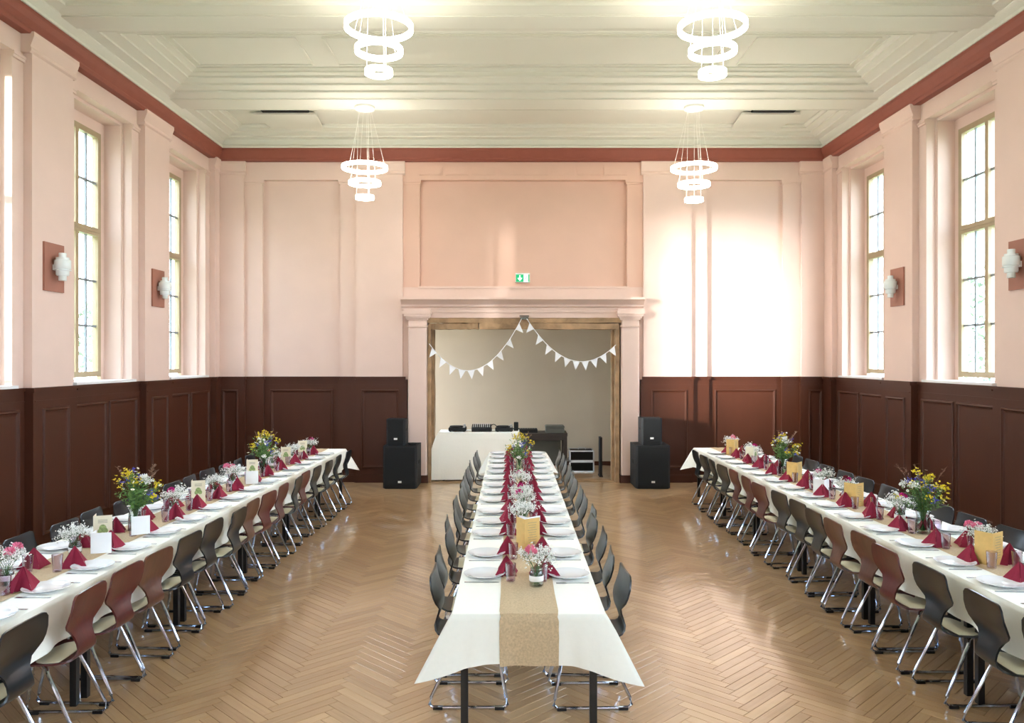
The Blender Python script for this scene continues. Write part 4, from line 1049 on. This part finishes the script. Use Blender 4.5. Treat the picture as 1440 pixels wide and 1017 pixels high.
def bunting(P0, P1, sag, n, label, skew=.5):
    root = empty('bunting', P0, label=label, cat='bunting', group='white pennant garlands')
    P0 = Vector(P0); P1 = Vector(P1)
    def pt(t):
        p = P0.lerp(P1, t) - P0; p.z -= sag * 4 * t * (1 - t)
        return p
    MB().tube([pt(k / 24) for k in range(25)], .006, 5).build('cord', M['bunting'], root)
    for k in range(n):
        t = (k + .55) / n; p = pt(t); d = (pt(t + .01) - pt(t - .01)).normalized()
        nn = Vector((d.z, 0, -d.x));  nn = nn if nn.z < 0 else -nn
        hang = (nn * .75 + Vector((0, 0, -1)) * .35).normalized()
        hang.y = 0
        hw = .062; l = .150
        a, b, c = p - d * hw, p + d * hw, p + hang * l
        th = Vector((0, .0015, 0)); tw = Vector((0, R.uniform(-.03, .01), 0))
        MB().add([a - th, b - th, c - th + tw, a + th, b + th, c + th + tw], [(0, 1, 2), (5, 4, 3), (0, 3, 4, 1), (1, 4, 5, 2), (2, 5, 3, 0)]).build('pennant', M['bunting'], root)
    return root
bunting((-1.39, YB - .115, 2.36), (.175, YB - .18, 2.78), .65, 10, 'left white pennant garland hanging in the opening')
bunting((.26, YB - .18, 2.78), (1.77, YB - .115, 2.34), .48, 10, 'right white pennant garland hanging in the opening')

# ------------------------------------------------------------------ speakers
def speaker(name, x, y, z, W, D, H, label, cat='speaker'):
    root = empty(name, (x, y, z), label=label, cat=cat, group='black loudspeakers')
    b = .012; m = MB()
    m.prism([(-W / 2 + .03, 0), (W / 2 - .03, 0), (W / 2, .03), (W / 2, D), (-W / 2, D), (-W / 2, .03)], 'z', .01, H)
    m.prism([(-W / 2 + .04, .01), (W / 2 - .04, .01), (W / 2 - .02, .04), (W / 2 - .02, D - .02), (-W / 2 + .02, D - .02), (-W / 2 + .02, .04)], 'z', 0, .012)
    m.build('cabinet', M['speaker'], root)
    MB().box((-W / 2 + .035, -.012, .06), (W / 2 - .035, .002, H - .025)).build('grille', M['grille'], root)
    MB().box((-.028, -.018, .10), (.028, -.011, .13)).build('badge', M['white'], root)
    for sx in (-1, 1): MB().box((sx * W / 2 - .004, D * .35, H * .55), (sx * W / 2 + .004, D * .65, H * .63)).build('side_handle', M['black'], root)
    return root
speaker('subwoofer', -1.80, 12.86, 0, .55, .60, .69, 'large black bass speaker on the floor left of the opening')
speaker('loudspeaker', -1.875, 12.92, .69, .31, .33, .43, 'small black speaker stacked on the left bass speaker')
speaker('subwoofer', 2.29, 12.86, 0, .56, .60, .70, 'large black bass speaker on the floor right of the opening')
speaker('loudspeaker', 2.28, 12.92, .70, .34, .33, .44, 'small black speaker stacked on the right bass speaker')
dsk = empty('cable_coil', (-1.62, 13.05, .69), label='small dark coil of cable lying on the left bass speaker', cat='cable')
m = MB()
for k in range(3): m.tube([(math.cos(a) * (.06 + .006 * k), math.sin(a) * (.05), .008 + .012 * k) for a in [2 * PI * q / 20 for q in range(20)]], .007, 6, closed=True)
m.build('coil', M['rubber'], dsk, smooth=True)

# ------------------------------------------------------------------ DJ table
DJY = 13.95
m_ = empty('dj_table', (-.56, DJY, 0), label='table standing in the opening under a white cloth', cat='table')
MB().box((-.65, -.3, .80), (.65, .3, .83)).build('tabletop', M['tabletop'], m_)
for sx in (-1, 1):
    for sy in (-1, 1): MB().box((sx * .6 - .02, sy * .26 - .02, 0), (sx * .6 + .02, sy * .26 + .02, .80)).build('leg', M['black_metal'], m_)
def dj_cloth():
    x0, x1, y0, y1, zt_ = -.70, .70, -.32, .32, .835; vs = []; n = 60; K = 8; per = []
    def al(p, q, k):
        for i in range(k): t = i / k; per.append((p[0] + (q[0] - p[0]) * t, p[1] + (q[1] - p[1]) * t))
    al((x0, y0), (x1, y0), 30); al((x1, y0), (x1, y1), 12); al((x1, y1), (x0, y1), 30); al((x0, y1), (x0, y0), 12)
    n = len(per)
    for k in range(K + 1):
        t = k / K
        for i, (x, y) in enumerate(per):
            dl = math.exp(-((x - x0) ** 2 + (y - y0) ** 2) / .04); dr = math.exp(-((x - x1) ** 2 + (y - y0) ** 2) / .04)
            f = .012 * math.sin(x * 19 + y * 7) * t
            nx_ = -1 if x <= x0 + 1e-6 else (1 if x >= x1 - 1e-6 else 0); ny_ = -1 if y <= y0 + 1e-6 else (1 if y >= y1 - 1e-6 else 0)
            o = .01 + f + (.10 * dl + .05 * dr) * math.sin(t * PI * .8)
            vs.append((x + (nx_ * o if k else 0) - (.05 * dl * t if k else 0), y + (ny_ * o * .6 if k else 0), zt_ - .80 * t * (1 - .0 * dl)))
    fs = [(k * n + i, k * n + (i + 1) % n, (k + 1) * n + (i + 1) % n, (k + 1) * n + i) for k in range(K) for i in range(n)] + [tuple(range(n))]
    return MB().add(vs, fs)
o = dj_cloth().build('tablecloth', M['cloth']); o.location = (-.56, DJY, 0); tag(o, 'white floor length cloth over the table in the opening', 'tablecloth')
zt2 = .836
def turntable(x, y, label):
    r_ = empty('turntable', (x, y, zt2), label=label, cat='turntable', group='turntables in the opening')
    MB().bev((-.15, -.13, .01), (.15, .13, .055), .008).build('plinth', M['speaker'], r_)
    MB().lathe([(0, .056), (.115, .056), (.118, .06), (.118, .066), (.115, .070), (0, .070)], 28, (-.02, 0, 0)).build('platter', M['black'], r_, smooth=True)
    m = MB(); m.lathe([(.018, .055), (.018, .085), (0, .088)], 12, (.12, .09, 0)); m.tube([(.12, .09, .085), (.12, .0, .085), (.08, -.07, .075)], .005, 6); m.build('tonearm', M['alu'], r_, smooth=True)
    m = MB(); m.box((.10, -.11, .055), (.14, -.08, .062)); m.build('pitch_slider', M['alu'], r_)
    for sx in (-1, 1):
        for sy in (-1, 1): MB().lathe([(0, 0), (.018, 0), (.018, .012), (0, .012)], 10, (sx * .12, sy * .10, 0)).build('foot', M['rubber'], r_)
    r_.scale = (1, 1, 1.35)
    return r_
turntable(-.94, DJY, 'left black turntable on the white clothed table'); turntable(-.12, DJY, 'right black turntable on the white clothed table')
mx = empty('mixer', (-.52, DJY, zt2), label='black audio mixer with rows of knobs between the turntables', cat='mixer')
MB().prism([(-.13, .0), (.13, 0), (.13, .09), (-.13, .05)], 'x', -.17, .17).build('console', M['speaker'], mx)
mx.scale = (1, 1, 1.25)
km = MB().lathe([(.008, 0), (.007, .018), (0, .019)], 8).mesh('knob', M['alu'], True)
for a in range(9):
    for b in range(3): link('knob', km, mx, (-.14 + a * .035, -.08 + b * .08, .055 + (b * .08 + .05) * .15))
hp = empty('headphones', (-.31, DJY - .02, zt2), label='black headphones standing beside the mixer', cat='headphones')
MB().tube([(math.cos(a) * .06, 0, .05 + math.sin(a) * .07) for a in [PI * k / 12 for k in range(13)]], .008, 6).build('headband', M['rubber'], hp, smooth=True)
for sx in (-1, 1): MB().lathe([(0, 0), (.03, 0), (.032, .02), (.032, .06), (.02, .07), (0, .07)], 12, (sx * .06, 0, 0), sy=.5).build('ear_cup', M['speaker'], hp, smooth=True)
ub = empty('small_speaker', (.085, DJY + .12, zt2), label='small upright black box at the right end of the white table', cat='speaker')
MB().bev((-.04, -.05, 0), (.04, .05, .15), .008).build('cabinet', M['speaker'], ub); MB().lathe([(0, -.004), (.028, -.004), (.03, 0)], 14).build('cone', M['grille'], ub).location = (0, -.052, .06)
ub.children[1].rotation_euler = (PI / 2, 0, 0) if len(ub.children) > 1 else (0, 0, 0)
# dark side table
st = empty('side_table', (.60, 14.75, 0), label='dark wooden side table behind the white clothed table', cat='table')
MB().box((-.62, -.3, .70), (.42, .3, .75)).build('tabletop', M['darkwood'], st); MB().box((-.58, -.27, .62), (.38, -.24, .70)).build('apron', M['darkwood'], st)
for x in (-.58, .38):
    for y in (-.26, .26): MB().box((x - .035, y - .03, 0), (x + .035, y + .03, .70)).build('leg', M['darkwood'], st)
MB().box((-.5, .2, .12), (.33, .22, .62)).build('back_board', M['case_grey'], st)
kb = empty('keyboard_case', (.28, 14.68, .75), label='long flat black device on the dark side table', cat='case')
MB().bev((-.28, -.12, 0), (.2, .12, .07), .01).build('body', M['speaker'], kb); m = MB()
for k in range(10): m.box((-.26 + k * .044, -.1, .07), (-.235 + k * .044, .0, .078))
m.build('buttons', M['case_grey'], kb)
bx = empty('equipment_box', (.80, 14.7, .75), label='grey green box on the right end of the dark side table', cat='box')
MB().bev((-.17, -.14, 0), (.17, .14, .09), .01).build('body', M['case_grey'], bx); MB().bev((-.175, -.145, .092), (.175, .145, .13), .015).build('lid', M['case_grey'], bx)
for k in range(2):
    fc = empty('flight_case', (1.31, 15.0, .02 + .20 * k + .0), label='black flight case with aluminium edges, %s of the pair on the floor' % ('lower' if k == 0 else 'upper'), cat='case', group='stacked flight cases')
    if k == 0: fc.location.z = 0
    if k == 1: fc.location.z = .20
    MB().box((-.215, -.2, .01), (.215, .2, .19)).build('body', M['speaker'], fc)
    m = MB()
    for z in (.0, .178):
        m.box((-.23, -.215, z), (.23, -.195, z + .022)); m.box((-.23, .195, z), (.23, .215, z + .022)); m.box((-.23, -.2, z), (-.21, .2, z + .022)); m.box((.21, -.2, z), (.23, .2, z + .022))
    for sx in (-1, 1): m.box((sx * .22 - .012, -.215, .0), (sx * .22 + .012, -.195, .2))
    m.build('edge_trim', M['alu'], fc)
    MB().box((-.19, -.206, .05), (.19, -.2, .15)).build('front_panel', M['black'], fc)
hd = MB().tube([(-.07, 0, 0), (-.06, 0, .035), (.06, 0, .035), (.07, 0, 0)], .008, 6).build('handle', M['alu'], None, smooth=True)
hd.parent = fc; hd.location = (.02, 0, .2)
bd = empty('leaning_board', (1.60, 14.3, 0), label='narrow black board leaning inside the right door jamb', cat='board')
MB().box((-.02, -.12, 0), (.02, .12, .70)).build('board', M['speaker'], bd); MB().box((-.03, -.13, .0), (.03, .13, .02)).build('foot', M['rubber'], bd)
